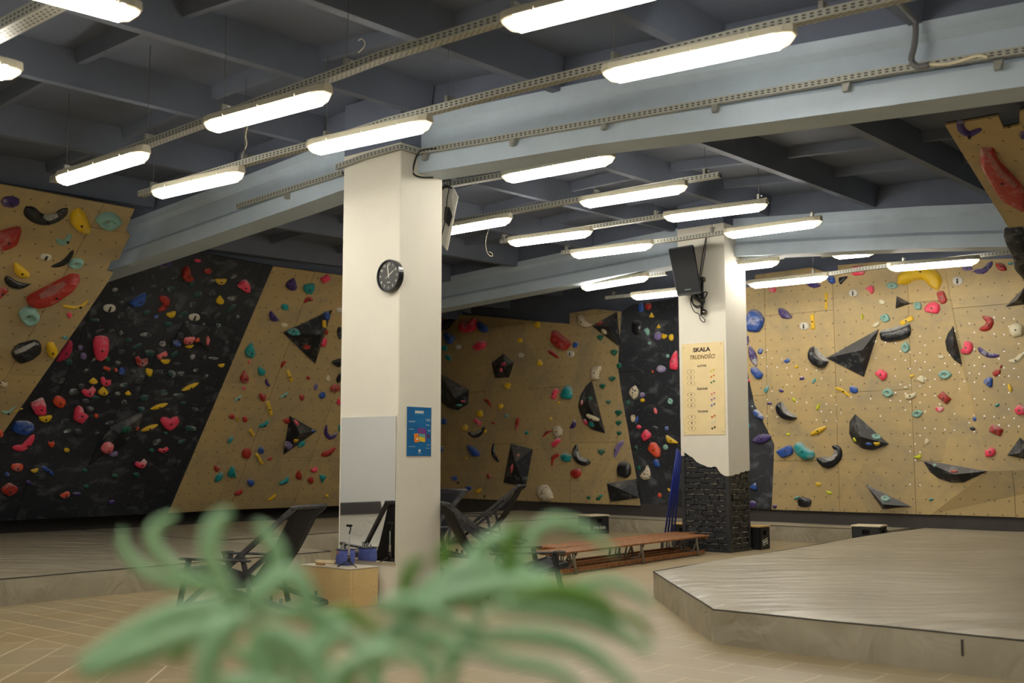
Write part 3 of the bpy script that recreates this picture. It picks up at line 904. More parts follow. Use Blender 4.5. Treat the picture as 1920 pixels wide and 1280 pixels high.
WALLS['plywood wall behind the big mat'] = '''
o pink 1449,543 14 10 0
l purple 1526,534 27 11 5
o blue 1558,522 22 14 60
P black 1573,519 1588,517 1590,520 1581,528 1577,534 1573,528
o pink 1609,507 26 19 0 = round pink hold under the beam
c white 1600,549 18 14 0
P pink 1622,541 1632,534 1639,536 1639,547 1635,552 1629,544
b yellow 1549,564 31 5 90
b yellow 1524,603 29 7 86
c white 1508,611 18 15 0
P purple 1460,577 1467,577 1478,584 1487,595 1478,598 1467,596 1461,587 = purple half-moon hold
P blue 1400,591 1408,580 1414,579 1425,583 1434,597 1431,612 1422,623 1400,620 = very large blue pentagonal hold
o purple 1402,638 5 19 0
l lime 1617,594 11 4 90
o cream 1643,608 15 9 -28
o cream 1654,566 13 10 20
S yellow 1688,528,11 1698,520,14 1716,512,14 1737,512,14 1751,524,14 1757,538,10 = giant yellow arch-shaped hold
e mint 1673,535 24 13 4
c white 1796,526 21 17 0
S purple 1829,508,5 1843,508,6 1852,500,6 1859,492,5 = purple banana hold at the top
l red 1877,500 25 14 33
o teal 1895,494 10 5 0
o lilac 1814,503 20 9 0
P red 1756,548 1763,544 1770,545 1777,563 1772,569 1765,570 1761,564
V 1682,555 1708,569 1680,578 | 1688,567 12 = small black triangular volume
e mint 1721,573 18 16 50
P pink 1733,577 1741,568 1752,564 1762,570 1763,580 1759,588 1748,587 1735,584 = pink half-dome hold
e mint 1660,596 20 17 20
b yellow 1700,601 27 10 -28
P black 1649,622 1672,619 1690,613 1706,606 1709,619 1707,630 1690,637 1665,641 1652,637 = big black block hold with a chalky top
e mint 1698,651 22 17 90
S red 1844,594,4 1856,601,7 1852,613,7 1839,617,5 = red C-shaped hold
o cream 1906,618 27 27 0 = round cream hold
V 1788,612 1805,685 1790,675 1776,657 1773,640 1778,625 | 1787,648 16 = upright black half-moon volume
P pink 1808,640 1816,638 1824,643 1825,655 1817,664 1804,663 1801,657 1808,650 = pink half-moon hold beside the black volume
S purple 1836,652,4 1843,660,5 1856,666,5 1872,666,4 = long purple banana hold
V 1886,575 1922,538 1922,570 | 1908,562 20 = black volume cut by the photo edge
P pink 1640,700 1647,692 1655,692 1664,699 1663,708 1655,714 1649,707
o cream 1765,669 12 7 0
h yellow 1710,705 9 7 0
P cream 1718,710 1727,703 1734,706 1734,719 1725,715
e mint 1772,702 27 18 0
e mint 1665,736 22 17 12
o cream 1699,726 9 5 0
P cream 1697,739 1705,739 1718,734 1718,742 1708,748 1698,748
b red 1771,745 23 14 42
h pink 1762,768 17 11 0
e mint 1720,775 22 15 -12
P red 1861,698 1867,692 1877,692 1876,701 1867,706 1862,703
l red 1877,687 8 4 -70
P blue 1843,715 1852,706 1862,708 1861,725 1856,726 1848,720
l yellow 1894,727 18 8 75
h teal 1870,760 10 6 -20
o blue 1828,785 8 9 0
o black 1824,803 10 7 20
b red 1868,806 24 15 25
P pink 1903,765 1912,757 1922,762 1922,777 1910,778 1903,772
S cream 1893,676,3 1905,676,5 1917,664,5
l purple 1412,667 42 14 72 = long purple lens hold beside the pillar
P blue 1409,688 1418,687 1432,701 1428,709 1420,711 1408,696 = blue hold with a chalky upper half
o blue 1426,658 9 12 20
P blue 1468,677 1480,669 1482,677 1475,681
o yellow 1494,687 7 6 0
o purple 1504,709 10 6 -15
l teal 1526,714 12 6 -65
o purple 1465,732 10 6 20
P teal 1431,731 1441,721 1442,728 1437,738
o purple 1443,756 9 5 0
l lime 1489,749 10 5 60
l lime 1534,762 14 5 -70
P black 1455,762 1459,754 1466,752 1467,764 1476,776 1497,783 1485,787 1470,785 1458,775 = black crescent hold with a pale hollow
P black 1516,660 1520,650 1527,649 1532,661 1543,672 1555,677 1548,688 1538,690 1525,683 1516,671 = black bean hold touching the triangular volume
V 1550,671 1648,617 1620,706 | 1617,656 18 = very large black triangular volume
S yellow 1567,727,3 1576,730,3 1585,736,3 1595,743,2
o blue 1601,730 17 13 35
l yellow 1535,807 36 10 -27
o lime 1478,814 7 5 20
V 1604,776 1667,832 1638,844 1619,841 1601,829 1593,812 1594,790 | 1612,818 20 = grey chalky half-moon volume
l lime 1603,824 10 6 60
e mint 1643,819 18 15 25
h yellow 1644,832 12 8 0
o blue 1629,832 12 6 10
P blue 1455,846 1462,841 1480,833 1486,837 1488,844 1486,852 1467,859 = blue guitar-pick hold at the plywood edge
P teal 1489,834 1495,828 1504,829 1512,838 1527,846 1529,855 1524,860 1512,862 1500,856 1491,846 = ribbed teal pillow hold
S black 1562,837,4 1571,842,7 1571,857,8 1552,870,9 1534,860,6 = black hook hold with a chalky inside
h yellow 1534,908 12 9 10
S lime 1550,920,2 1555,924,3 1560,923,2
l teal 1494,933 12 5 -25
o black 1508,941 26 19 10 = black oval hold near the wall foot
o purple 1453,949 8 7 0
V 1624,908 1709,949 1655,954 | 1655,945 14 = flat black triangular volume near the foot
e mint 1660,935 19 15 15
P lime 1712,856 1722,853 1727,849 1728,857 1722,860
V 1724,861 1852,883 1807,904 1783,904 1760,896 1745,885 | 1790,889 18 = wide black boat-shaped volume
b red 1789,884 12 6 5
o mint 1753,872 8 8 20
d cream 1739,827 13 9 90
P pink 1847,843 1854,842 1859,837 1866,841 1868,848 1862,855 1848,857
V 1889,853 1913,820 1926,832 1926,861 | 1913,849 14 = black pyramid volume cut by the photo edge
l teal 1746,936 9 5 -25
'''
WALLS['plywood prow hanging over the mat'] = '''
S purple 1800,226,6 1803,242,8 1818,250,9 1834,243,7 1837,240,4 = purple hooked hold
P red 1837,275 1863,275 1873,300 1898,325 1925,356 1925,397 1877,372 1863,347 1837,303 = giant red ridge-backed hold
o purple 1917,252 10 15 0
P black 1877,428 1925,423 1925,522 1901,497 1898,470 = large black chalky volume under the prow
h yellow 1904,434 27 14 0
'''
tris, vmap = [], []
vsB = []
for P, n, wobj in FACETS:
    t, b = basis(n); W3 = [Vector(((p - P[0]).dot(t), (p - P[0]).dot(b), 0)) for p in P]; k0 = len(vsB); vsB += P
    for tr in tessellate_polygon([W3]): tris.append(tuple(k0 + i for i in tr)); vmap.append(n)
BVH = BVHTree.FromPolygons([tuple(v) for v in vsB], tris)
def hit(x, y):
    r = ray(x, y); loc, nn, idx, d = BVH.ray_cast(EYE, r.normalized(), 80)
    if loc is None: return None
    return loc, vmap[idx]

def outline(kind, w, h, rot, rnd):
    pts = []; n = 14
    if kind in 'oc':
        for i in range(n):
            a = 2 * math.pi * i / n; e = 1 + rnd.uniform(-.09, .09) * (kind == 'o')
            pts.append((math.copysign(abs(math.cos(a)) ** .85, math.cos(a)) * w / 2 * e, math.copysign(abs(math.sin(a)) ** .85, math.sin(a)) * h / 2 * e))
    elif kind == 'h':
        for i in range(9): a = math.pi * i / 8; pts.append((math.cos(a) * w / 2, math.sin(a) * h * .8 - h * .4))
        pts += [(-w * .25, -h * .5), (0, -h * .44), (w * .25, -h * .5)]
    elif kind in 'le':
        for i in range(n):
            a = 2 * math.pi * i / n; c, s = math.cos(a), math.sin(a); pts.append((c * w / 2, math.copysign(abs(s) ** (1.6 if kind == 'l' else 1.75), s) * h / 2))
    elif kind == 'b':
        q = .8; pts = [(-w / 2, -h / 2 * q), (-w * .45, -h / 2), (0, -h * .52), (w * .45, -h / 2), (w / 2, -h / 2 * q), (w / 2, h / 2 * q), (w * .45, h / 2), (0, h * .48), (-w * .45, h / 2), (-w / 2, h / 2 * q)]
    elif kind == 't':
        pts = [(w / 2, 0), (w * .1, -h * .22), (-w * .42, -h / 2), (-w / 2, -h * .3), (-w / 2, h * .3), (-w * .42, h / 2), (w * .1, h * .22)]
    elif kind == 'd':
        pts = [(0, -h / 2), (w * .2, -h * .3), (w * .42, -h * .02), (w * .5, h * .2), (w * .36, h * .42), (w * .08, h / 2), (-w * .25, h * .46), (-w * .46, h * .28), (-w * .48, h * .05), (-w * .25, -h * .25)]
    elif kind == 'k':
        pts = [(-w / 2, -h * .15), (-w * .3, -h * .42), (0, -h * .2), (w * .35, -h / 2), (w / 2, -h * .1), (w * .3, h * .3), (w * .05, h / 2), (-w * .3, h * .3)]
    a = math.radians(rot); ca, sa = math.cos(a), math.sin(a)
    return [(x * ca - y * sa, x * sa + y * ca) for x, y in pts]
SHAPE = dict(o='rounded', h='half-moon', l='lens-shaped', b='bar', t='pointed', d='teardrop', e='eye-shaped', c='screw-on', k='bow-tie', P='angular', S='curved', V='')
CNAME = dict(dteal='dark green chalky', salmon='salmon', mint='mint', lime='lime yellow', grey='grey chalky', beige='speckled beige', white='white')
HOLDS = []      # dicts
for wname, data in WALLS.items():
    for li, ln in enumerate(data.strip().split('\n')):
        own = None
        if '~' in ln: ln = ln.split('~')[0].strip(); ln = ln.replace('P blue 877,692 892,699 900,709 899,715 887,715 880,702', 'P blue 877,832 892,839 900,849 899,855 887,855 880,842')
        if '=' in ln: ln, own = [s.strip() for s in ln.split('=')]
        apex = None
        if '|' in ln: ln, ap = [s.strip() for s in ln.split('|')]; apex = ap.split()
        tk = ln.split(); k = tk[0]; rnd = random.Random(li * 7 + len(wname))
        H = dict(kind=k, wall=wname, own=own)
        if k == 'V':
            H['color'] = 'black'; H['px'] = [tuple(map(float, t.split(','))) for t in tk[1:]]; a = tuple(map(float, apex[0].split(','))); H['apex'] = a; H['hp'] = float(apex[1])
        elif k == 'P': H['color'] = tk[1]; H['px'] = [tuple(map(float, t.split(','))) for t in tk[2:]]
        elif k == 'S': H['color'] = tk[1]; H['sp'] = [tuple(map(float, t.split(','))) for t in tk[2:]]; H['px'] = [(x + dx * r, y + dy * r) for x, y, r in H['sp'] for dx, dy in ((1, 0), (-1, 0), (0, 1), (0, -1))]
        else:
            H['color'] = tk[1]; nums = []
            for t in tk[2:]: nums += [float(q) for q in t.split(',')]
            cx, cy, w_, h_, rot = nums
            if w_ == 0: continue
            H['px'] = [(cx + a, cy + b) for a, b in outline(k, w_, h_, rot, rnd)]
        xs = [p[0] for p in H['px']]; ys = [p[1] for p in H['px']]
        H['c'] = ((min(xs) + max(xs)) / 2, (min(ys) + max(ys)) / 2); H['size'] = max(max(xs) - min(xs), max(ys) - min(ys))
        HOLDS.append(H)
# smaller dusted holds scattered over the large black overhang, alike to the eye
rs = random.Random(11); taken = [h['c'] for h in HOLDS if h['wall'] == 'large black overhang']; cnt = 0
while cnt < 78:
    x, y = rs.uniform(110, 470), rs.uniform(510, 830)
    if x > 500 - (y - 505) * .424 - 12 or x < 216 - (y - 512) * .70 + 14: continue
    if any((x - a) ** 2 + (y - b) ** 2 < 17 ** 2 for a, b in taken): continue
    taken.append((x, y)); k = 'o' if rs.random() < .6 else 'l'; w_, h_ = rs.uniform(9, 22), rs.uniform(5, 11)
    HOLDS.append(dict(kind=k, wall='large black overhang', own=None, color=rs.choice(['grey', 'grey', 'grey', 'dteal']), px=[(x + a, y + b) for a, b in outline(k, w_, h_, rs.uniform(-50, 10), rs)], c=(x, y), size=w_, dusty=True)); cnt += 1

BOLT = plain('bolt_steel', srgb(70, 68, 66), .35, metal=.7)
LIPM = plain('chalk_white_lip', srgb(172, 170, 164), .8, noise=.4, nscale=16)
HOLE = plain('pocket_liner_beige', srgb(150, 140, 118), .7)  # plain beige for the bolt in the dimple of eye-shaped holds
def build_hold(H):
    r = hit(*H['c'])
    if r is None:
        for q in H['px']:
            r = hit(*q)
            if r: break
    if r is None: return None
    C0, n = r
    C0 = onP(H['c'][0], H['c'][1], C0, n)
    t, b = basis(n); M = Matrix((t, b, n)).transposed().to_4x4(); M.translation = C0
    def loc2(x, y): p = onP(x, y, C0, n) - C0; return (p.dot(t), p.dot(b))
    k = H['kind']; name = 'climbing_volume' if k == 'V' or (H['own'] or '').startswith('large black chalky volume') else 'climbing_hold'
    bm = bmesh.new(); smooth = True
    ppm = FPX / max(1, (C0 - EYE).dot(fw))
    apexz = 0; top = (0, 0)
    if k == 'S':
        sp = catmull([Vector((x, y, r_)) for x, y, r_ in H['sp']], 3); rings = []
        P2 = [Vector(loc2(p.x, p.y)) for p in sp]; rr = [p.z / ppm for p in sp]
        m = len(P2)
        for i in range(m):
            d = (P2[min(i + 1, m - 1)] - P2[max(i - 1, 0)]).normalized(); s = Vector((-d.y, d.x)); R = rr[i] * (.72 if i in (0, m - 1) else 1)
            ring = []
            for j in range(7):
                a = math.pi * j / 6; ring.append(bm.verts.new((P2[i].x + s.x * math.cos(a) * R, P2[i].y + s.y * math.cos(a) * R, math.sin(a) * R * .85 - .004)))
            rings.append(ring)
        for A_, B_ in zip(rings, rings[1:]):
            for j in range(6): bm.faces.new((A_[j], A_[j + 1], B_[j + 1], B_[j]))
        for ring, i, sg in ((rings[0], 0, -1), (rings[-1], m - 1, 1)):
            d = (P2[min(i + 1, m - 1)] - P2[max(i - 1, 0)]).normalized() * sg; R = rr[i]
            c_ = bm.verts.new((P2[i].x + d.x * R * .6, P2[i].y + d.y * R * .6, R * .35))
            for j in range(6): bm.faces.new((ring[j], ring[j + 1], c_))
            c2 = bm.verts.new((P2[i].x + d.x * R * .6, P2[i].y + d.y * R * .6, -.004)); bm.faces.new((ring[0], c_, c2)); bm.faces.new((ring[6], c2, c_))
        top = (P2[m // 2].x, P2[m // 2].y); apexz = rr[m // 2] * 1.0
    elif k == 'V':
        P2 = [loc2(*p) for p in H['px']]; a = loc2(*H['apex']); hz = H['hp'] / ppm * 1.25
        # shift apex so that it lands on its pixel once raised
        pa = C0 + t * a[0] + b * a[1] + n * hz; rr_ = ray(*H['apex']); q = EYE + rr_ * ((pa - EYE).dot(n) / rr_.dot(n)) - C0
        a = (q.dot(t), q.dot(b)); base_ = [bm.verts.new((x, y, -.005)) for x, y in P2]; lo = [bm.verts.new((x, y, .02)) for x, y in P2]; ap_ = bm.verts.new((a[0], a[1], hz))
        mth = len(P2)
        for i in range(mth):
            j = (i + 1) % mth; bm.faces.new((base_[i], base_[j], lo[j], lo[i])); bm.faces.new((lo[i], lo[j], ap_))
        smooth = False; top = a; apexz = hz
    else:
        P2 = [Vector(loc2(*p)) for p in H['px']]; cen = sum(P2, Vector((0, 0))) / len(P2)
        if k == 'P' and len(P2) >= 4:      # round the drawn corners a little
            Q = []
            for i in range(len(P2)):
                a_, b_, c_ = P2[i - 1], P2[i], P2[(i + 1) % len(P2)]; Q += [b_.lerp(a_, .16), b_.lerp(c_, .16)]
            P2 = Q
        xs = [p.x for p in P2]; ys = [p.y for p in P2]; mn_ = min(max(xs) - min(xs), max(ys) - min(ys)); hz = min(max(mn_ * .30, .025), .22)
        if H['color'] == 'yellow' and k == 'b': hz = .03
        prof = {'e': ((1, 0), (.97, .35), (.80, .9), (.58, 1.0), (.42, .8), (.34, .35)), 'P': ((1, 0), (.97, .45), (.80, .85), (.42, 1.0)), 'c': ((1, 0), (.96, .3), (.8, .55), (.5, .65))}.get(k, ((1, 0), (1.0, .25), (.88, .62), (.60, .9), (.3, 1.0)))
        if H.get('dusty'): hz *= .6
        dn_ = Vector((0, -1)) * mn_ * .06
        rings = [[bm.verts.new((cen.x + (p.x - cen.x) * f + dn_.x * z, cen.y + (p.y - cen.y) * f + dn_.y * z, hz * z - .004 * (z == 0))) for p in P2] for f, z in prof]
        for A_, B_ in zip(rings, rings[1:]):
            for i in range(len(P2)): j = (i + 1) % len(P2); bm.faces.new((A_[i], A_[j], B_[j], B_[i]))
        zc = hz * prof[-1][1]; cv = bm.verts.new((cen.x + dn_.x * .9, cen.y + dn_.y * .9, zc * (1.02 if k != 'e' else .9)))
        for i in range(len(P2)): bm.faces.new((rings[-1][i], rings[-1][(i + 1) % len(P2)], cv))
        top = (cv.co.x, cv.co.y); apexz = cv.co.z
        smooth = not (k == 'P' and H['color'] in ('red', 'blue') and H['size'] > 25) or H['size'] < 12
    me = bpy.data.meshes.new(name); bmesh.ops.recalc_face_normals(bm, faces=bm.faces); bm.to_mesh(me); bm.free()
    if smooth:
        for p in me.polygons: p.use_smooth = True
    me.materials.append(VOLM if name == 'climbing_volume' else hm(H['color']))
    o = bpy.data.objects.new(name, me); COL.objects.link(o); o.matrix_world = M
    H['obj'] = o; H['n'] = n
    if H['size'] >= 19 and k != 'V' and not H.get('dusty'):
        r_ = .016; bb = bmesh.new(); bmesh.ops.create_cone(bb, cap_ends=True, segments=8, radius1=r_, radius2=r_ * .8, depth=.02)
        for v in bb.verts: v.co += Vector((top[0], top[1], apexz + .002))
        m2 = bpy.data.meshes.new('bolt'); bb.to_mesh(m2); bb.free(); m2.materials.append(BOLT if k != 'e' else HOLE)
        bo = bpy.data.objects.new('bolt', m2); COL.objects.link(bo); bo.parent = o
    if k == 'c':        # black arrow printed on the cap
        s = H['size'] / ppm * .16; z = apexz + .008; x0, y0 = top
        vs = [(-.7, 1.3), (.7, 1.3), (.7, -.5), (1.3, -.5), (0, -1.9), (-1.3, -.5), (-.7, -.5)]
        vv = [(x0 + a * s * .6, y0 + b_ * s, z) for a, b_ in vs] + [(x0 + a * s * .6, y0 + b_ * s, z - .02) for a, b_ in vs]
        fs = [(0, 1, 2, 6), (2, 3, 4, 5), (2, 5, 6)] + [(i, 7 + i, 7 + (i + 1) % 7, (i + 1) % 7) for i in range(7)]
        m2 = bpy.data.meshes.new('arrow_mark'); m2.from_pydata(vv, [], fs); m2.materials.append(plain('arrow_black', (.01, .01, .01), .5))
        bo = bpy.data.objects.new('arrow_mark', m2); COL.objects.link(bo); bo.parent = o
    return o
def parea(P): return area2(P)
VOLN = [H for H in HOLDS if H['kind'] == 'V']
HN = sorted([H for H in HOLDS if H['kind'] != 'V' and not H.get('dusty')], key=lambda H: -(H['size'] * 1.0 + 1000 * bool(H['own'])))
for H in HN[300:]: H['tiny'] = True
HOLDS = [H for H in HOLDS if build_hold(H) is not None]
LIPS = (('black crescent hold with', ((1466, 753, 2), (1468, 763, 4), (1477, 774, 4), (1494, 781, 1.5)), .6), ('black bean hold touching', ((1529, 651, 2), (1532, 661, 4.5), (1542, 671, 4.5), (1553, 676, 2)), .6),
        ('black hook hold', ((1567, 843, 2), (1566, 852, 4), (1556, 860, 4), (1541, 857, 2)), .55), ('big black block hold', ((1651, 621, 2), (1670, 618, 3), (1690, 612, 3), (1705, 606, 2)), .4),
        ('fat black oval hold', ((28, 661, 3), (45, 654, 4.5), (66, 643, 3)), 1.0), ('black boomerang hold', ((1083, 846, 2), (1087, 858, 4), (1100, 863, 3)), 1.0), ('black smile hold', ((883, 813, 2), (893, 812, 3), (903, 805, 2)), 1.0), ('big black U-shaped', ((82, 404, 3), (92, 408, 6), (108, 403, 4)), .8), ('very long red', ((75, 556, 5), (100, 544, 8), (122, 530, 4)), 1.0), ('giant red', ((1850, 283, 4), (1872, 320, 6), (1905, 350, 5)), 1.0))
def add_lip(H, pts, hf):
    o = H['obj']; mt = o.matrix_world; n = H['n']; C0 = mt.translation; ppm = FPX / (C0 - EYE).dot(fw)
    vb = BVHTree.FromPolygons([tuple(mt @ v.co) for v in o.data.vertices], [tuple(p.vertices) for p in o.data.polygons])
    P = catmull([Vector(p) for p in pts], 4); bm = bmesh.new(); rows = []
    for i, p in enumerate(P):
        d = (P[min(i + 1, len(P) - 1)] - P[max(i - 1, 0)]); d.z = 0; d.normalize(); row = []
        for a in (-1, -.5, 0, .5, 1):
            x, y = p.x - d.y * p.z * a, p.y + d.x * p.z * a; r_ = ray(x, y); loc = vb.ray_cast(EYE, r_.normalized(), 80)[0]
            if loc is None: loc = onP(x, y, C0 + n * .012, n)
            row.append(bm.verts.new(mt.inverted() @ (loc - r_.normalized() * .006)))
        rows.append(row)
    for a_, b_ in zip(rows, rows[1:]):
        for k in range(4): bm.faces.new((a_[k], a_[k + 1], b_[k + 1], b_[k]))
    me = bpy.data.meshes.new('chalk_patch'); bm.to_mesh(me); bm.free(); me.materials.append(LIPM if 'red' not in H['own'] else plain('chalk_pink_patch', srgb(176, 112, 104), .8, noise=.3, nscale=12)); c = bpy.data.objects.new('chalk_patch', me); COL.objects.link(c); c.parent = o; c['label'] = 'pale chalky patch'
    for p in me.polygons: p.use_smooth = True
for key, pts, hf in LIPS:
    for H in HOLDS:
        if (H['own'] or '').startswith(key): add_lip(H, pts, hf)
# holds screwed on volumes sit proud of them
vols = [H for H in HOLDS if H['kind'] == 'V']
def inpoly(p, P):
    c = False
    for i in range(len(P)):
        a, b = P[i], P[i - 1]
        if (a[1] > p[1]) != (b[1] > p[1]) and p[0] < (b[0] - a[0]) * (p[1] - a[1]) / (b[1] - a[1]) + a[0]: c = not c
    return c
for H in HOLDS:
    if H['kind'] == 'V': continue
    for Vv in vols:
        if inpoly(H['c'], Vv['px']):
            vo = Vv['obj']; mat_ = vo.matrix_world; vb = BVHTree.FromPolygons([tuple(mat_ @ v.co) for v in vo.data.vertices], [tuple(p.vertices) for p in vo.data.polygons])
            r_ = ray(*H['c']); loc, nn, idx, d_ = vb.ray_cast(EYE, r_.normalized(), 80)
            if loc is None: continue
            if nn.dot(r_) > 0: nn = -nn
            t, b = basis(nn) if abs(nn.z) < .97 else basis(H['n']); k_ = (loc - EYE).length / (H['obj'].matrix_world.translation - EYE).length
            M = Matrix((t, b, nn)).transposed().to_4x4(); M.translation = loc
            H['obj'].matrix_world = M @ Matrix.Diagonal((k_, k_, k_, 1)); H['on'] = Vv['own']
def join_stuff(hs, name, label, mat_by=True):
    bm = bmesh.new(); mats = []
    for H in hs:
        o = H['obj']; m = o.data.materials[0]
        if m not in mats: mats.append(m)
        k = len(bm.verts); bm.verts.ensure_lookup_table(); nf = len(bm.faces); bm.from_mesh(o.data)
        bm.verts.ensure_lookup_table(); bm.faces.ensure_lookup_table()
        for v in bm.verts[k:]: v.co = o.matrix_world @ v.co
        for f in bm.faces[nf:]: f.material_index = mats.index(m)
        for c in list(o.children): bpy.data.objects.remove(c)
        bpy.data.objects.remove(o)
    me = bpy.data.meshes.new(name); bm.to_mesh(me); bm.free()
    for m in mats: me.materials.append(m)
    return tag(link(name, me), label, 'climbing holds', kind='stuff')
join_stuff([H for H in HOLDS if H.get('dusty')], 'dusted_holds', 'small dark chalk-dusted climbing holds scattered over the large black overhang')
for wn in WALLS:
    hs = [H for H in HOLDS if H.get('tiny') and H['wall'] == wn]
    if hs: join_stuff(hs, 'small_holds', 'tiny foot holds in many colours scattered over the ' + wn)
HOLDS = [H for H in HOLDS if not H.get('dusty') and not H.get('tiny')]
# labels: look first, then the nearest hold with a description of its own
used = {}
ANCH = [H for H in HOLDS if H['own']]
def rel(a, b):
    dx, dy = a[0] - b[0], a[1] - b[1]; d = math.hypot(dx, dy); q = 'just ' if d < 32 else ('' if d < 75 else 'well ')
    ang = math.degrees(math.atan2(-dy, dx)) % 360; i = int((ang + 22.5) // 45) % 8
    return q + ['right of', 'above and right of', 'above', 'above and left of', 'left of', 'below and left of', 'below', 'below and right of'][i]
for H in ANCH:
    lb = H['own'] + ' on the ' + H['wall']
    H['label'] = lb; used[lb] = H
def szw(H): return 'tiny' if H['size'] < 9 else ('small' if H['size'] < 17 else ('medium' if H['size'] < 28 else 'large'))
def short(own):
    w_ = own.split(' with ')[0].split(' cut by ')[0].split(' beside ')[0].split(' touching ')[0].split(' streaked ')[0].split(' striped ')[0].split(' near ')[0].split(' half hidden ')[0].split(' at the ')[0].split(' dusted ')[0].split(' under the ')[0].split(' whitened ')[0].split(' standing ')[0].split(' lying ')[0].split(' by the ')[0].split(' high ')[0]
    return w_
sc_ = {}
for H in ANCH: sc_.setdefault(short(H['own']), []).append(H)
for H in HOLDS:
    if 'label' in H: continue
    if H.get('dusty'):
        H['label'] = 'small dark chalk-dusted climbing hold scattered over the large black overhang'; H['g'] = 'small dusted holds on the black overhang'; continue
    cn = CNAME.get(H['color'], H['color']); core = f"{szw(H)} {cn} {SHAPE[H['kind']]} hold"
    if H.get('on'):
        lb = f"{core} on the {short(H['on'])}"
        if lb not in used: H['label'] = lb; used[lb] = H; continue
    A = sorted((a for a in ANCH if a['wall'] == H['wall']), key=lambda a: math.dist(a['c'], H['c']))
    done = False
    for a in A[:8]:
        s_ = short(a['own']);
        if len(sc_[s_]) > 1: s_ = a['own']
        lb = f"{core}, {rel(H['c'], a['c'])} the {s_}"
        if len(lb.split()) > 16: continue
        if lb not in used: H['label'] = lb; used[lb] = H; done = True; break
    if not done:
        lb = f"{core} between {short(A[0]['own'])} and {short(A[1]['own'])}"; H['label'] = lb; used[lb] = H
for H in HOLDS: tag(H['obj'], H['label'], 'volume' if H['obj'].name.startswith('climbing_volume') else 'climbing hold', H.get('g') or ('holds on the ' + H['wall']))
# little round lights screwed between the holds of the board wall
LEDM = plain('led_white', (.9, .9, .9), .3); LEDM.node_tree.nodes['Principled BSDF'].inputs['Emission Color'].default_value = (1, 1, 1, 1); LEDM.node_tree.nodes['Principled BSDF'].inputs['Emission Strength'].default_value = .7
bm = bmesh.new(); rs = random.Random(4)
for i in range(30):
    for j in range(22):
        x = 1402 + i * 18.5 + (j % 2) * 9; y = 560 + j * 15.5 + i * 1.4
        if x > 1925 or y > 590 + (abs(x - 1560) < 170) * 200 + (x > 1700) * 220 or y < 655 and x < 1600 or (y < 630 and x < 1790) or rs.random() < .55: continue
        if any(inpoly((x, y), H['px']) for H in HOLDS if H['wall'] == 'plywood wall behind the big mat'): continue
        r_ = hit(x, y)
        if r_: bmesh.ops.create_circle(bm, cap_ends=True, segments=6, radius=.010, matrix=Matrix.Translation(r_[0] + r_[1] * .012) @ r_[1].to_track_quat('Z', 'Y').to_matrix().to_4x4())
tag(bm_obj('led_dots', bm, W2_, LEDM), kind='stuff')
# ================================================================ LAMPS AND TRAYS
def emis(name, col, s):
    m, nt, b = nodes_mat(name); b.inputs['Base Color'].default_value = (*col, 1); b.inputs['Emission Color'].default_value = (*col, 1); b.inputs['Emission Strength'].default_value = s
    MATS[name] = m; return m
GLOW = emis('lamp_diffuser_glow', (1.0, .945, .84), LAMP_E)
GLOWE = emis('lamp_end_glow', (1.0, .88, .66), 1.3)
HOUSE = plain('lamp_housing_grey', srgb(206, 200, 176), .5)
def lamp(a, b, label, group='fluorescent batten lamps hung under the cable trays', flip=False):
    a, b = Vector(a), Vector(b); d = (b - a).normalized(); s = d.cross(Vector((0, 0, 1))).normalized(); u = Vector((0, 0, 1))
    t = empty('ceiling_lamp', (a + b) / 2, label, 'lamp', group)
    def loft(name, secs, mat, smooth=True):
        bm = bmesh.new(); rings = []
        for p, prof in secs: rings.append([bm.verts.new(p + s * x + u * z) for x, z in prof])
        n = len(rings[0])
        for A_, B_ in zip(rings, rings[1:]):
            for k in range(n): bm.faces.new((A_[k], A_[(k + 1) % n], B_[(k + 1) % n], B_[k]))
        bm.faces.new(rings[0][::-1]); bm.faces.new(rings[-1]); return bm_obj(name, bm, t, mat, smooth)
    W = .068
    dif = [(-W, .0), (-W * .96, -.028), (-W * .74, -.062), (-W * .3, -.076), (W * .3, -.076), (W * .74, -.062), (W * .96, -.028), (W, .0)]
    sm = lambda P, f, g=1: [(x * f, z * g) for x, z in P]
    loft('diffuser', [(a + d * .10, dif), (b - d * .10, dif)], GLOW)
    loft('diffuser_end', [(a + d * .0, sm(dif, .55, .25)), (a + d * .04, sm(dif, .9, .75)), (a + d * .099, sm(dif, .99, .98))], GLOWE)
    loft('diffuser_end', [(b, sm(dif, .55, .25)), (b - d * .04, sm(dif, .9, .75)), (b - d * .099, sm(dif, .99, .98))], GLOWE)
    hs = [(-W * 1.05, .001), (-W * 1.05, .012), (-W * .86, .05), (-W * .6, .062), (W * .6, .062), (W * .86, .05), (W * 1.05, .012), (W * 1.05, .001)]
    loft('housing', [(a - d * .01, sm(hs, .6)), (a + d * .05, hs), (b - d * .05, hs), (b + d * .01, sm(hs, .6))], HOUSE, False)
    for f in (.2, .5, .8):
        p = a.lerp(b, f)
        for sg in (-1, 1): bar('clip', p + s * sg * W * 1.06 + u * .022, p + s * sg * W * 1.06 - u * .012, .02, .012, t, HOUSE, d)
    for f in (.12, .88):
        p = a.lerp(b, f); bar('bracket', p + u * .055, p + u * .08, .03, .004, t, STEEL, d)
    return t
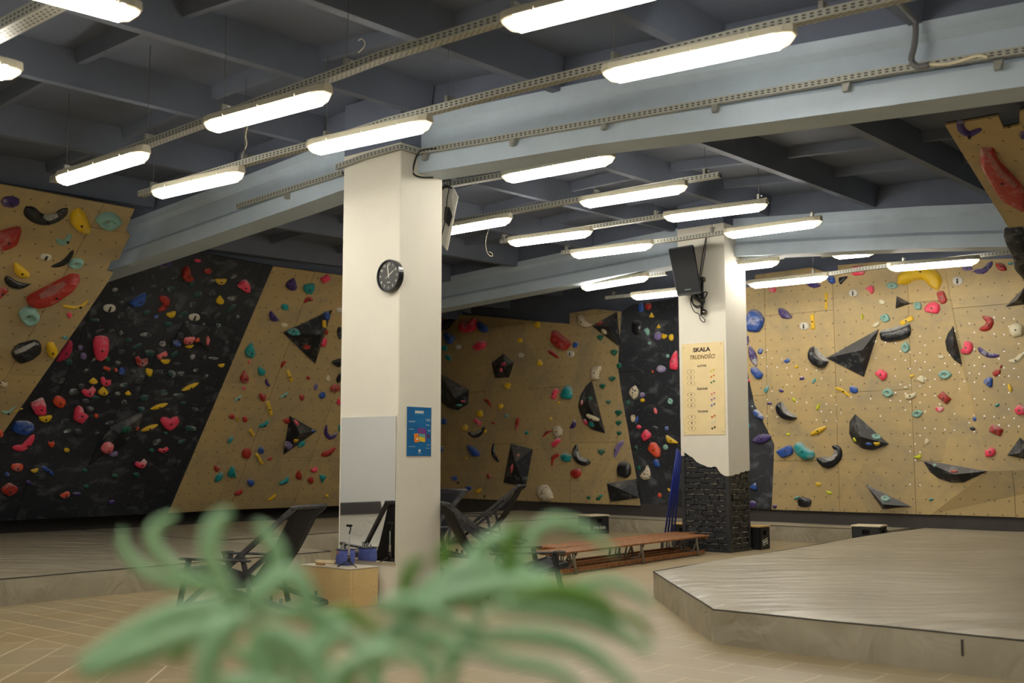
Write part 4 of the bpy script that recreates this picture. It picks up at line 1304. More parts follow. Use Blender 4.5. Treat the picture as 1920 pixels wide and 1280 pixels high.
def tray_mat():
    m, nt, b = nodes_mat('perforated_steel'); uv = N(nt, 'ShaderNodeUVMap'); sx = N(nt, 'ShaderNodeSeparateXYZ'); L(nt, uv.outputs[0], sx.inputs[0])
    def slot(v0, ph, per, hw, hv):
        f = math_n(nt, 'ABSOLUTE', math_n(nt, 'SUBTRACT', math_n(nt, 'FRACT', math_n(nt, 'ADD', math_n(nt, 'DIVIDE', sx.outputs[0], per), ph)), .5))
        a_ = math_n(nt, 'LESS_THAN', f, hw); g = math_n(nt, 'LESS_THAN', math_n(nt, 'ABSOLUTE', math_n(nt, 'SUBTRACT', sx.outputs[1], v0)), hv)
        return math_n(nt, 'MULTIPLY', a_, g)
    s = math_n(nt, 'MAXIMUM', slot(.33, 0, .05, .26, .085), slot(.68, 0, .05, .26, .085))
    s = math_n(nt, 'MAXIMUM', s, slot(1.25, .5, .05, .26, .06)); s = math_n(nt, 'MAXIMUM', s, slot(1.5, 0, .05, .26, .06)); s = math_n(nt, 'MAXIMUM', s, slot(1.75, .5, .05, .26, .06))
    L(nt, mixc(nt, s, srgb(176, 176, 164), (.012, .012, .014)), b.inputs['Base Color']); b.inputs['Roughness'].default_value = .5; b.inputs['Metallic'].default_value = .25
    return m
TRAYM = tray_mat()
def tray(pts, label, w=.07, h=.055, group='perforated steel cable trays', hang=None, parent=None, nm='cable_tray', cat='cable tray'):
    pts = [Vector(p) for p in pts]
    if parent is None: t = empty(nm, pts[0], label, cat, group)
    else: t = parent
    vs, fs, uvs = [], [], []; dist = 0
    prof = [(-.5, 1.0, 0), (-.5, 0, 1), (.5, 0, 2), (.5, 1.0, 3)]   # outer skin, v runs over the three faces
    rings = []
    for i, p in enumerate(pts):
        d = (pts[min(i + 1, len(pts) - 1)] - pts[max(i - 1, 0)]).normalized(); s = d.cross(Vector((0, 0, 1))).normalized()
        if i: dist += (p - pts[i - 1]).length
        rings.append((p, s, dist))
    bm = bmesh.new(); uvl = bm.loops.layers.uv.new('UVMap'); R = []
    for p, s, di in rings: R.append(([bm.verts.new(p + s * x * w + Vector((0, 0, z * h))) for x, z, v in prof], di))
    inner = []
    for p, s, di in rings: inner.append([bm.verts.new(p + s * x * (w - .006) + Vector((0, 0, z * h + (.004 if z == 0 else 0)))) for x, z, v in prof])
    for k, ((A_, da), (B_, db)) in enumerate(zip(R, R[1:])):
        for j in range(3):
            f = bm.faces.new((A_[j], B_[j], B_[j + 1], A_[j + 1]))
            va, vb = ((0, 1), (1, 2), (0, 1))[j]
            if j == 2: va, vb = 1, 0
            for lp, uvv in zip(f.loops, ((da, va), (db, va), (db, vb), (da, vb))): lp[uvl].uv = uvv
            I, J = inner[k], inner[k + 1]; f2 = bm.faces.new((I[j], I[j + 1], J[j + 1], J[j]))
            for lp, uvv in zip(f2.loops, ((da, va), (da, vb), (db, vb), (db, va))): lp[uvl].uv = uvv
        for j in (0, 3):
            f = bm.faces.new((A_[j], inner[k][j], inner[k + 1][j], B_[j]))
            for lp in f.loops: lp[uvl].uv = (0, 0)
    me = bpy.data.meshes.new('rail'); bm.to_mesh(me); bm.free(); link('rail', me, t, TRAYM)
    for hx in hang or ():
        p = hx; zr = ribz(p.x, p.y) + .02
        bm = bmesh.new(); box_bm(bm, p + Vector((0, 0, h + .02)), (.05, .03, .075)); box_bm(bm, p + Vector((.05, 0, h + .055)), (.06, .02, .008)); bm_obj('hanger_clip', bm, t, STEEL)
        tube('hanger_wire', [p + Vector((0, 0, h + .05)), Vector((p.x, p.y, zr + .2))], .0035, t, WIRE, 4)
    return t
TH = .075
def trayrow(pxs, z, label, lamps, hangs, ext=None):
    zt = z + TH; pts = [onz(x, y, zt + .05) for x, y in pxs]
    for p in pts: p.z = zt
    tray(pts, label, hang=[V((q.x, q.y, zt)) for q in (onz(x, y, zt + .05) for x, y in hangs)])
    for a, b, lb in lamps:
        A_, B_ = onz(*a, z - .03), onz(*b, z - .03)
        A_.z = B_.z = z
        lamp(A_, B_, lb)
trayrow([(100, 333), (125, 321), (480, 189), (635, 132), (720, 99), (960, 24), (1040, 0), (1250, -62)], 3.85, 'perforated steel tray running across the top from the left lamps', [
    ((112, 341), (273, 292), 'batten lamp above the notched plywood overhang, farthest on its tray'),
    ((390, 241), (614, 181), 'batten lamp on the upper long tray, between two others'),
    ((947, 52), (1300, -38), 'batten lamp crossing the top edge of the photo above the middle')],
    [(124, 322), (276, 265), (420, 211), (651, 127), (965, 23)])
trayrow([(264, 360), (434, 309), (480, 295), (627, 256), (730, 223), (960, 163), (1172, 110), (1440, 44), (1620, 3), (1760, -30)], 3.92, 'perforated steel tray passing in front of the clock pillar', [
    ((290, 366), (452, 329), 'batten lamp in front of the pale blue beam, beside the notched overhang'),
    ((582, 283), (804, 235), 'batten lamp in front of the clock pillar, just above its tray bracket'),
    ((1135, 147), (1488, 72), 'big batten lamp in front of the pale blue beam, upper middle')],
    [(287, 353), (458, 301), (612, 260), (840, 195), (1152, 115), (1542, 22)])
trayrow([(700, 372), (840, 343), (960, 322), (1100, 297)], 4.19, 'perforated steel tray half hidden behind the clock beam', [((945, 337), (1149, 299), 'batten lamp tucked just under the clock beam')], [])
trayrow([(700, 437), (850, 413), (1140, 361), (1280, 335), (1350, 324)], 4.17, 'perforated steel tray above the lamps, ending near the long rib', [
    ((775, 445), (956, 413), 'batten lamp emerging from behind the grey speaker'),
    ((1090, 384), (1286, 353), 'batten lamp above the black speaker, nearest to the clock beam')],
    [(1117, 366), (1322, 328)])
trayrow([(940, 450), (1140, 418), (1280, 397), (1440, 372)], 4.27, 'perforated steel tray in the middle of the second ceiling bay', [
    ((955, 457), (1108, 437), 'batten lamp beside the hanging white wire loop'),
    ((1247, 411), (1437, 387), 'batten lamp above the top of the brick pillar')],
    [(944, 448), (1230, 404), (1423, 374)])
trayrow([(1054, 471), (1140, 461), (1280, 444), (1400, 426), (1540, 405)], 4.24, 'perforated steel tray crossing in front of the brick pillar', [
    ((1073, 480), (1222, 461), 'batten lamp in front of the far pale blue beam'),
    ((1360, 442), (1539, 418), 'batten lamp right of the brick pillar head')],
    [(1062, 469), (1335, 434), (1523, 407)])
trayrow([(1136, 556), (1265, 544), (1330, 536)], 4.10, 'short perforated tray behind the black speaker', [((1185, 558), (1312, 545), 'batten lamp partly hidden by the black speaker')], [(1150, 553)])
trayrow([(1330, 535), (1397, 528), (1560, 510), (1620, 501), (1900, 469)], 4.10, 'perforated steel tray in front of the plywood wall top', [
    ((1405, 536), (1551, 521), 'batten lamp over the very large blue hold'),
    ((1665, 504), (1836, 490), 'batten lamp over the giant yellow hold')], [(1525, 513), (1694, 491)])
trayrow([(1040, 535), (1100, 528), (1250, 510)], 4.17, 'perforated tray hidden above the far beam underside', [((1092, 541), (1214, 521), 'batten lamp cut by the underside of the far beam')], [])
trayrow([(1330, 490), (1396, 485), (1470, 478)], 4.17, 'perforated tray right behind the brick pillar', [((1330, 508), (1459, 493), 'batten lamp appearing from behind the brick pillar')], [])
trayrow([(1540, 476), (1680, 462)], 4.30, 'perforated tray above the far beam, hidden', [((1560, 481), (1642, 473), 'sliver of batten lamp under the far beam')], [])
# lamps set across, at the top left corner, on a tray of their own
tp = [onz(x, y, 3.98) for x, y in ((-60, 85), (0, 55), (95, 5), (190, -45))]
for p in tp: p.z = 3.93
tray(tp, 'perforated steel tray in the top left corner of the photo', w=.11, h=.075)
lamp(onz(20, -42, 3.86), onz(258, 24, 3.86), 'batten lamp set crosswise at the top left photo edge')
lamp(onz(-190, 80, 3.86), onz(36, 135, 3.86), 'batten lamp cut by the left photo edge')
# unseen lamps added out of view to brighten palm, mirror wall and mats
for i, (x, y) in enumerate(((-2.6, 14.3), (-.9, 14.4), (.6, 14.3), (-3.5, 12.6), (-1.8, 12.6), (0, 12.6), (1.6, 12.8), (-4, 8), (-2, 2), (4.6, 0), (4.2, -3), (-1.2, -1.2), (.4, -.6), (2.4, -1.5), (.2, 1.0), (-2.5, 5), (9.5, -1.5), (12.5, -2), (-.4, .6), (1.0, -2.4), (-2.4, -.6))):
    lamp((x, y, 3.75), (x, y + 1.27, 3.75), 'unseen batten lamp added to brighten the hall from out of view', 'added lamps out of view')
# tray along the beam faces and around the clock pillar
def face_tray(pxs, X, label):
    pts = [onX(x, y, X) for x, y in pxs]; o = tray(pts, label, w=.05, h=.05)
    return o, pts
o, bp_ = face_tray([(788, 289), (900, 271), (1100, 238), (1280, 207), (1440, 179), (1680, 138), (1960, 96)], 7.47, 'perforated tray bracketed along the clock beam, right of the pillar')
for x, y in ((800, 295), (965, 268), (1137, 237), (1345, 204), (1590, 165), (1875, 124)):
    p = onX(x, y, 7.49); bm = bmesh.new(); prism_bm(bm, [p + V((0, -.03, .03)), p + V((0, .03, .03)), p + V((0, .03, -.03)), p + V((0, -.01, -.03))], V((-.04, 0, 0))); bm_obj('wall_bracket', bm, o, STEEL)
o, _ = face_tray([(446, 391), (540, 361), (645, 328)], 7.47, 'perforated tray along the beam, left of the clock pillar')
p = onX(539, 367, 7.49); bm = bmesh.new(); box_bm(bm, p, (.05, .05, .07)); bm_obj('wall_bracket', bm, o, STEEL)
cpts = [onX(x, y, 7.24) for x, y in ((632, 318), (690, 297), (751, 280))]; cpts[-1].y = 7.42; cpts.append(V((7.49, 7.42, cpts[-1].z)))
tray(cpts, 'perforated tray wrapped round the clock pillar', w=.05, h=.05)
# ================================================================ SMALL CEILING THINGS
PIPE = plain('grey_conduit', srgb(105, 105, 108), .5)
CREAM = plain('cream_cable', srgb(225, 215, 185), .5)
pp = [onX(x, y, 7.44) for x, y in ((1716, 38), (1717, 60), (1714, 88), (1709, 108), (1712, 119), (1722, 125), (1743, 121))]
cnd = tube('conduit', [onz(1672, -8, 4.34), onz(1690, 8, 4.32)] + catmull(pp, 3), .022, None, PIPE, 8); tag(cnd, 'grey bent conduit coming down the clock beam at its right end', 'pipe')
tag(tube('loose_cable', catmull([onX(x, y, 7.43) for x, y in ((1743, 120), (1775, 120), (1800, 114), (1822, 107), (1838, 104), (1852, 107))], 4), .012, None, CREAM, 6), 'cream cable sticking out of the grey conduit', 'cable')
def cable(px_, X, r, mat, label, n=4): return tag(tube('cable', catmull([onX(x, y, X) for x, y in px_], n), r, None, mat, 5), label, 'cable')
cable([(820, 279), (795, 281), (783, 290), (776, 310), (775, 325), (788, 332), (812, 333)], 7.45, .010, BLKCAB, 'black cable looped under the clock beam beside the pillar')
cable([(465, 235), (461, 255), (463, 270), (457, 285), (455, 294)], 6.1, .006, CREAM, 'thin pale wire dangling onto the tray left of the clock pillar')
cable([(916, 430), (911, 450), (912, 468), (917, 478), (923, 480), (923, 475), (917, 472)], 11.0, .0035, CREAM, 'white wire loop hanging beside the middle batten lamp')
cable([(672, 99), (682, 88), (684, 80), (678, 73), (672, 76)], 5.9, .004, CREAM, 'thin curled wire above the upper long tray')
cable([(385, 190), (383, 172), (395, 161), (415, 165), (424, 185)], 6.3, .004, WIRE, 'thin looped wire over the lamp at the upper tray')
# ---- speakers
SPK = plain('speaker_black', srgb(30, 31, 35), .45, noise=.2, nscale=5); SPG = plain('speaker_grille', srgb(14, 15, 18), .6, spec=.2)
quad = [onX(x, y, 13.75) for x, y in ((1253, 466), (1300.6, 458), (1315.7, 548.7), (1269.7, 554.4))]
bs = ray(1284, 508).normalized() * .28 + V((0, 0, -.02))
sp = empty('wall_speaker', sum(quad, V((0, 0, 0))) / 4, 'black loudspeaker tilted on the brick pillar', 'speaker')
bm = bmesh.new(); q2 = [p + bs for p in quad]; hexa_bm(bm, [quad[3], quad[2], q2[2], q2[3], quad[0], quad[1], q2[1], q2[0]]); bmesh.ops.bevel(bm, geom=bm.edges[:], offset=.012, segments=2, affect='EDGES'); bm_obj('cabinet', bm, sp, SPK)
cen = sum(quad, V((0, 0, 0))) / 4; bm = bmesh.new(); prism_bm(bm, [cen + (p - cen) * .93 + V((-.012, 0, 0)) for p in quad], V((.014, 0, 0))); bm_obj('grille', bm, sp, SPG)
bm = bmesh.new(); e1 = (quad[2] - quad[3]).normalized(); e2 = (quad[0] - quad[3]).normalized(); pc = quad[3].lerp(quad[2], .5) + e2 * .07 + V((-.02, 0, 0)); prism_bm(bm, [pc - e1 * .05 - e2 * .006, pc + e1 * .05 - e2 * .006, pc + e1 * .05 + e2 * .006, pc - e1 * .05 + e2 * .006], V((.006, 0, 0))); bm_obj('badge', bm, sp, plain('badge_grey', srgb(90, 110, 105), .4))
br = empty('speaker_bracket', onX(1317, 560, 14.15), 'black wall bracket with clamps holding the tilted black loudspeaker', 'bracket')
tube('post', [onX(1316.5, 521, 14.14), onX(1316, 590, 14.14)], .022, br, BLACKMETAL, 8)
for x, y in ((1318, 524), (1321, 585)):
    p = onX(x, y, 14.17); bm = bmesh.new(); bmesh.ops.create_uvsphere(bm, u_segments=10, v_segments=6, radius=.045, matrix=Matrix.Translation(p)); bm_obj('clamp', bm, br, plain('chrome_clamp', srgb(120, 115, 110), .2, metal=.9), True)
bar('arm', onX(1312, 552, 14.1), onX(1300, 545, 13.95), .05, .05, br, BLACKMETAL); tube('arm_strut', [onX(1302, 554, 14.0), onX(1316, 566, 14.12)], .03, br, BLACKMETAL, 6)
cable([(1325, 440), (1321, 458), (1316, 490), (1312, 516), (1311, 523)], 14.16, .008, BLKCAB, 'black cable running down the brick pillar to the black speaker')
cable([(1325, 440), (1323, 465), (1319, 492), (1315, 515), (1313, 522)], 14.15, .007, BLKCAB, 'second black cable close beside the first on the brick pillar')
cable([(1299, 553), (1296, 560), (1300, 571), (1308, 577), (1317, 573), (1321, 563), (1316, 552), (1306, 549), (1298, 556), (1299, 568), (1307, 574), (1318, 570), (1321, 560), (1326, 549), (1320, 548), (1318, 560)], 14.08, .010, BLKCAB, 'coil of black cable under the black speaker')
cable([(1295, 560), (1296, 572), (1302, 584), (1311, 589), (1313, 598), (1319, 604), (1322, 600), (1318, 595), (1313, 590)], 14.1, .007, BLKCAB, 'loose cable end with a loop below the black speaker')
# grey speaker seen from its side behind the clock pillar
SPW = plain('speaker_light_grey', srgb(176, 176, 172), .4)
ss = empty('wall_speaker', onX(845, 410, 8.35), 'light grey angular loudspeaker hanging behind the clock pillar', 'speaker')
X0 = 8.30
prof = [onX(x, y, X0) for x, y in ((826, 352), (836, 346), (851, 352.5), (859, 369), (852, 400), (838, 471), (829, 458), (822, 430))]
bm = bmesh.new(); prism_bm(bm, prof, ray(845, 410).normalized() * .36); bmesh.ops.bevel(bm, geom=[e for e in bm.edges], offset=.006, segments=1, affect='EDGES'); bm_obj('cabinet', bm, ss, SPW)
bm = bmesh.new(); prism_bm(bm, [onX(x, y, X0 - .012) for x, y in ((851, 353.5), (858.5, 369), (838.5, 469), (835, 464), (849, 390), (846, 365))], V((.010, 0, 0))); bm_obj('side_rim', bm, ss, plain('speaker_pale', srgb(205, 205, 200), .4))
bm = bmesh.new(); prism_bm(bm, [onX(x, y, X0 - .016) for x, y in ((834, 387), (841, 388), (848, 405), (842, 425), (832, 412))], V((.010, 0, 0))); bm_obj('side_cutout', bm, ss, BLACKMETAL)
bm = bmesh.new(); prism_bm(bm, [onX(x, y, X0 - .014) for x, y in ((827, 350), (836, 345), (847, 350), (846, 354), (836, 350), (828, 356))], V((.010, 0, 0))); bm_obj('top_rim', bm, ss, BLACKMETAL)
cable([(845, 328), (843, 350), (838, 375), (837, 400), (832, 425), (828, 440)], 8.26, .007, BLKCAB, 'thin black cable in front of the grey speaker')
# ================================================================ ON THE CLOCK PILLAR
cc = onX(729, 517, 7.235); R0 = .155
clk = empty('wall_clock', cc, 'round black wall clock with white numerals on the cream pillar', 'clock')
def disc(name, c, r, d0, d1, mat, par, seg=40, inner=None):
    bm = bmesh.new()
    if inner is None:
        a = [bm.verts.new(c + V((-d0, -math.cos(t) * r, math.sin(t) * r))) for t in [2 * math.pi * i / seg for i in range(seg)]]; b = [bm.verts.new(v.co + V((d0 - d1, 0, 0))) for v in a]
        for i in range(seg): bm.faces.new((a[i], a[(i + 1) % seg], b[(i + 1) % seg], b[i]))
        bm.faces.new(a); bm.faces.new(b[::-1])
    else:
        rr = []
        for (ra, dd) in ((r, d0), (r, d1), (r - .004, d1 + .004), (inner + .003, d1 + .004), (inner, d1), (inner, d0)): rr.append([bm.verts.new(c + V((-dd, -math.cos(t) * ra, math.sin(t) * ra))) for t in [2 * math.pi * i / seg for i in range(seg)]])
        for A_, B_ in zip(rr, rr[1:]):
            for i in range(seg): bm.faces.new((A_[i], A_[(i + 1) % seg], B_[(i + 1) % seg], B_[i]))
    return bm_obj(name, bm, par, mat, False)
disc('case', cc, R0 - .01, -.04, .0, BLACKMETAL, clk)
disc('rim', cc, R0, -.045, .012, plain('clock_rim', srgb(25, 26, 30), .25), clk, inner=R0 - .018)
disc('dial', cc, R0 - .018, -.001, .002, plain('clock_dial', srgb(70, 70, 68), .6), clk)
WHT = plain('print_white', srgb(225, 225, 215), .5)
YA = V((0, -1, 0)); ZA = V((0, 0, 1))
for k in range(1, 13):
    a = math.radians(90 - 30 * k); text('numeral', str(k), .034, cc + V((-.0035, -math.cos(a) * .112, math.sin(a) * .112)), YA, ZA, WHT, clk)
def hand(ang, l, tail, wd, nm, dd):
    a = math.radians(90 - ang); d = V((0, -math.cos(a), math.sin(a))); bar(nm, cc + V((-dd, 0, 0)) - d * tail, cc + V((-dd, 0, 0)) + d * l, wd, .0015, clk, WHT, V((1, 0, 0)))
hand(352, .105, .02, .009, 'minute_hand', .005); hand(59, .075, .0, .009, 'hour_hand', .007); hand(60, .11, .045, .003, 'second_hand', .009)
text('maker_mark', 'quartz', .014, cc + V((-.0035, 0, -.062)), YA, ZA, WHT, clk) if False else box('maker_mark', cc + V((-.003, 0, -.062)), (.001, .04, .006), clk, WHT)
# tall mirror
MIR = plain('mirror_glass', (.86, .87, .88), .02, metal=1)
mp = [onX(640, 783, 7.255), onX(742, 782, 7.255), onX(741, 1056, 7.255), onX(637, 1050, 7.255)]
y0, y1, z0, z1 = 7.51, 8.255, min(mp[2].z, mp[3].z), mp[0].z
y1 = mp[0].y; y0 = mp[1].y; z0 = mp[2].z
mr = empty('tall_mirror', (7.26, (y0 + y1) / 2, z0), 'tall frameless mirror fixed to the cream pillar under the clock', 'mirror')
box('glass', (7.262, (y0 + y1) / 2, (z0 + z1) / 2), (.008, y1 - y0, z1 - z0), mr, MIR)
bm = bmesh.new(); box_bm(bm, (7.272, (y0 + y1) / 2, (z0 + z1) / 2), (.010, y1 - y0 + .012, z1 - z0 + .012)); bm_obj('backing_board', bm, mr, plain('mirror_edge', srgb(225, 220, 205), .5))
# poster
POB = plain('poster_blue', srgb(10, 105, 165), .45, noise=.25, nscale=3)
pq = [onY(x, y, 7.452) for x, y in ((764, 762), (809, 763), (809, 854), (764, 854.5))]
x0, x1, zt, zb = pq[0].x, pq[1].x, pq[0].z, pq[3].z
po = empty('poster', ((x0 + x1) / 2, 7.45, zb), 'blue poster with colourful bags on the side of the clock pillar', 'poster')
box('sheet', ((x0 + x1) / 2, 7.455, (zt + zb) / 2), (x1 - x0, .004, zt - zb), po, POB)
XA = V((1, 0, 0)); pw, ph = x1 - x0, zt - zb
def pp_(u, v, k=0): return V((x0 + pw * u, 7.4525 - .0006 * k, zt - ph * v))
text('headline', 'MANO', ph * .072, pp_(.5, .105), XA, ZA, WHT, po, bold=.0022, sx=1.15)
def patch(name, pts, mat, k): 
    bm = bmesh.new(); prism_bm(bm, [pp_(u, v, k) for u, v in pts], V((0, .0008, 0))); return bm_obj(name, bm, po, mat)
PR = lambda n, c: plain('print_' + n, c, .5)
patch('purple_bag_print', ((.42, .43), (.76, .43), (.80, .50), (.79, .70), (.45, .68)), PR('purple', srgb(110, 60, 130)), 1)
patch('yellow_bag_print', ((.46, .60), (.73, .63), (.74, .715), (.50, .70)), PR('yellow', srgb(215, 175, 20)), 3)
patch('mint_pocket_print', ((.45, .54), (.74, .56), (.74, .63), (.50, .61)), PR('mint', srgb(90, 160, 150)), 2)
patch('orange_bag_print', ((.27, .55), (.44, .535), (.48, .72), (.30, .725)), PR('orange', srgb(225, 125, 30)), 4)
patch('white_label_print', ((.37, .64), (.45, .64), (.45, .67), (.37, .67)), WHT, 5)
patch('round_print', tuple((.885 + .06 * math.cos(t), .595 + .04 * math.sin(t)) for t in [i * .5236 for i in range(12)]), PR('plum', srgb(90, 40, 80)), 2)
patch('emblem_print', ((.47, .865), (.55, .865), (.55, .92), (.47, .92)), WHT, 2)
for u, v, wd in ((.05, .29, .28), (.05, .31, .26), (.07, .455, .2), (.75, .24, .2), (.8, .26, .15), (.77, .28, .18), (.77, .355, .12), (.79, .372, .16), (.86, .47, .1), (.86, .487, .1), (.05, .81, .28), (.79, .775, .16), (.77, .84, .18), (.44, .948, .16)):
    patch('text_line', ((u, v - .004), (u + wd, v - .004), (u + wd, v + .004), (u, v + .004)), PR('pale', srgb(170, 200, 215)), 2)
patch('subtitle_line', ((.29, .15), (.71, .15), (.71, .157), (.29, .157)), PR('cyan', srgb(40, 160, 200)), 2)
# ================================================================ GRADE BOARD ON THE BRICK PILLAR
gq = [onX(x, y, 14.19) for x, y in ((1277.5, 645), (1356, 640), (1357.5, 814), (1279.5, 816))]
ya, yb = gq[0].y, gq[1].y; gzt, gzb = (gq[0].z + gq[1].z) / 2, (gq[2].z + gq[3].z) / 2
gb = empty('grade_board', (14.2, (ya + yb) / 2, gzb), 'plywood grade board with numbers and coloured dots on the brick pillar', 'sign')
BIRCH = plain('birch_board', srgb(238, 216, 164), .5, noise=.08, nscale=6)
box('board', (14.205, (ya + yb) / 2, (gzt + gzb) / 2), (.014, ya - yb, gzt - gzb), gb, BIRCH, bevel=.002)
gw, gh = ya - yb, gzt - gzb
def gp(u, v, k=0): return V((14.197 - .001 * k, ya - gw * u, gzt - gh * v))
DKT = plain('print_dark', srgb(58, 44, 40), .6); BRT = plain('print_brown', srgb(120, 85, 40), .6)
text('title', 'SKALA', gh * .062, gp(.48, .075), YA, ZA, DKT, gb, bold=.004, sx=1.15)
text('subtitle', 'TRUDNOŚCI', gh * .062, gp(.485, .155), YA, ZA, BRT, gb, bold=.002, shear=.25, sx=.86)
for v, s_ in ((.252, 'ŁATWE'), (.502, 'ŚREDNIE'), (.748, 'TRUDNE')): text('heading', s_, gh * .030, gp(.48, v), YA, ZA, DKT, gb, bold=.0012, sx=1.1)
GD = [srgb(215, 190, 40), srgb(225, 130, 40), srgb(30, 110, 75), srgb(225, 130, 135), srgb(150, 110, 160), srgb(60, 100, 175), srgb(195, 70, 35), srgb(215, 212, 200), srgb(25, 22, 22)]
for i, v in enumerate((.311, .372, .434, .560, .620, .681, .806, .868, .929)):
    c = gp(.215, v); text('grade_number', str(i + 1), gh * .032, gp(.215, v, 1), YA, ZA, DKT, gb, bold=.0012, sx=1.15)
    bm = bmesh.new(); rr = []
    for f in (1, .93): rr.append([bm.verts.new(c + V((0, -math.cos(t) * gw * .095 * f, math.sin(t) * gh * .026 * f))) for t in [2 * math.pi * k / 24 for k in range(24)]])
    for k in range(24): bm.faces.new((rr[0][k], rr[0][(k + 1) % 24], rr[1][(k + 1) % 24], rr[1][k]))
    bm_obj('number_ring', bm, gb, BRT)
    m_ = plain('grade_dot_%d' % i, GD[i], .4)
    for du, dv in ((.70, .004), (.76, -.010)): disc('grade_dot', gp(du, v + dv), .0135, 0, .006, m_, gb, 14)
for u, v in ((.05, .04), (.93, .025), (.05, .97), (.95, .97)): disc('screw', gp(u, v), .008, 0, .004, STEEL, gb, 8)
# ================================================================ MATS
def mat_mat():
    m, nt, b = nodes_mat('mat_vinyl'); ge = N(nt, 'ShaderNodeNewGeometry'); tc = ge.outputs['Position']
    n = N(nt, 'ShaderNodeTexNoise', i_Scale=.9, i_Detail=5.0); L(nt, tc, n.inputs[0])
    c = mixc(nt, ramp(nt, n.outputs[0], .35, .7), srgb(150, 142, 122), srgb(170, 162, 142))
    n2 = N(nt, 'ShaderNodeTexNoise', i_Scale=6.0, i_Detail=8.0, i_Roughness=.8); L(nt, tc, n2.inputs[0])
    c = mixc(nt, math_n(nt, 'MULTIPLY', ramp(nt, n2.outputs[0], .55, .75), .18), c, srgb(186, 182, 170))
    L(nt, c, b.inputs['Base Color']); b.inputs['Roughness'].default_value = .34; b.inputs['Specular IOR Level'].default_value = .5
    m0 = N(nt, 'ShaderNodeMapping'); m0.inputs['Rotation'].default_value = (0, 0, .80); L(nt, tc, m0.inputs[0])
    mp = N(nt, 'ShaderNodeMapping'); mp.inputs['Scale'].default_value = (.45, 2.4, 1.5); L(nt, m0.outputs[0], mp.inputs[0])
    w_ = N(nt, 'ShaderNodeTexNoise', i_Scale=1.5, i_Detail=3.0, i_Roughness=.5, i_Distortion=.9); L(nt, mp.outputs[0], w_.inputs[0])
    bp = N(nt, 'ShaderNodeBump', i_Strength=1.0, i_Distance=.07); L(nt, w_.outputs[0], bp.inputs['Height']); L(nt, bp.outputs[0], b.inputs['Normal'])
    return m
MATV = mat_mat(); SEAM = plain('seam_dark', srgb(62, 58, 54), .7)
from mathutils import noise as mn_
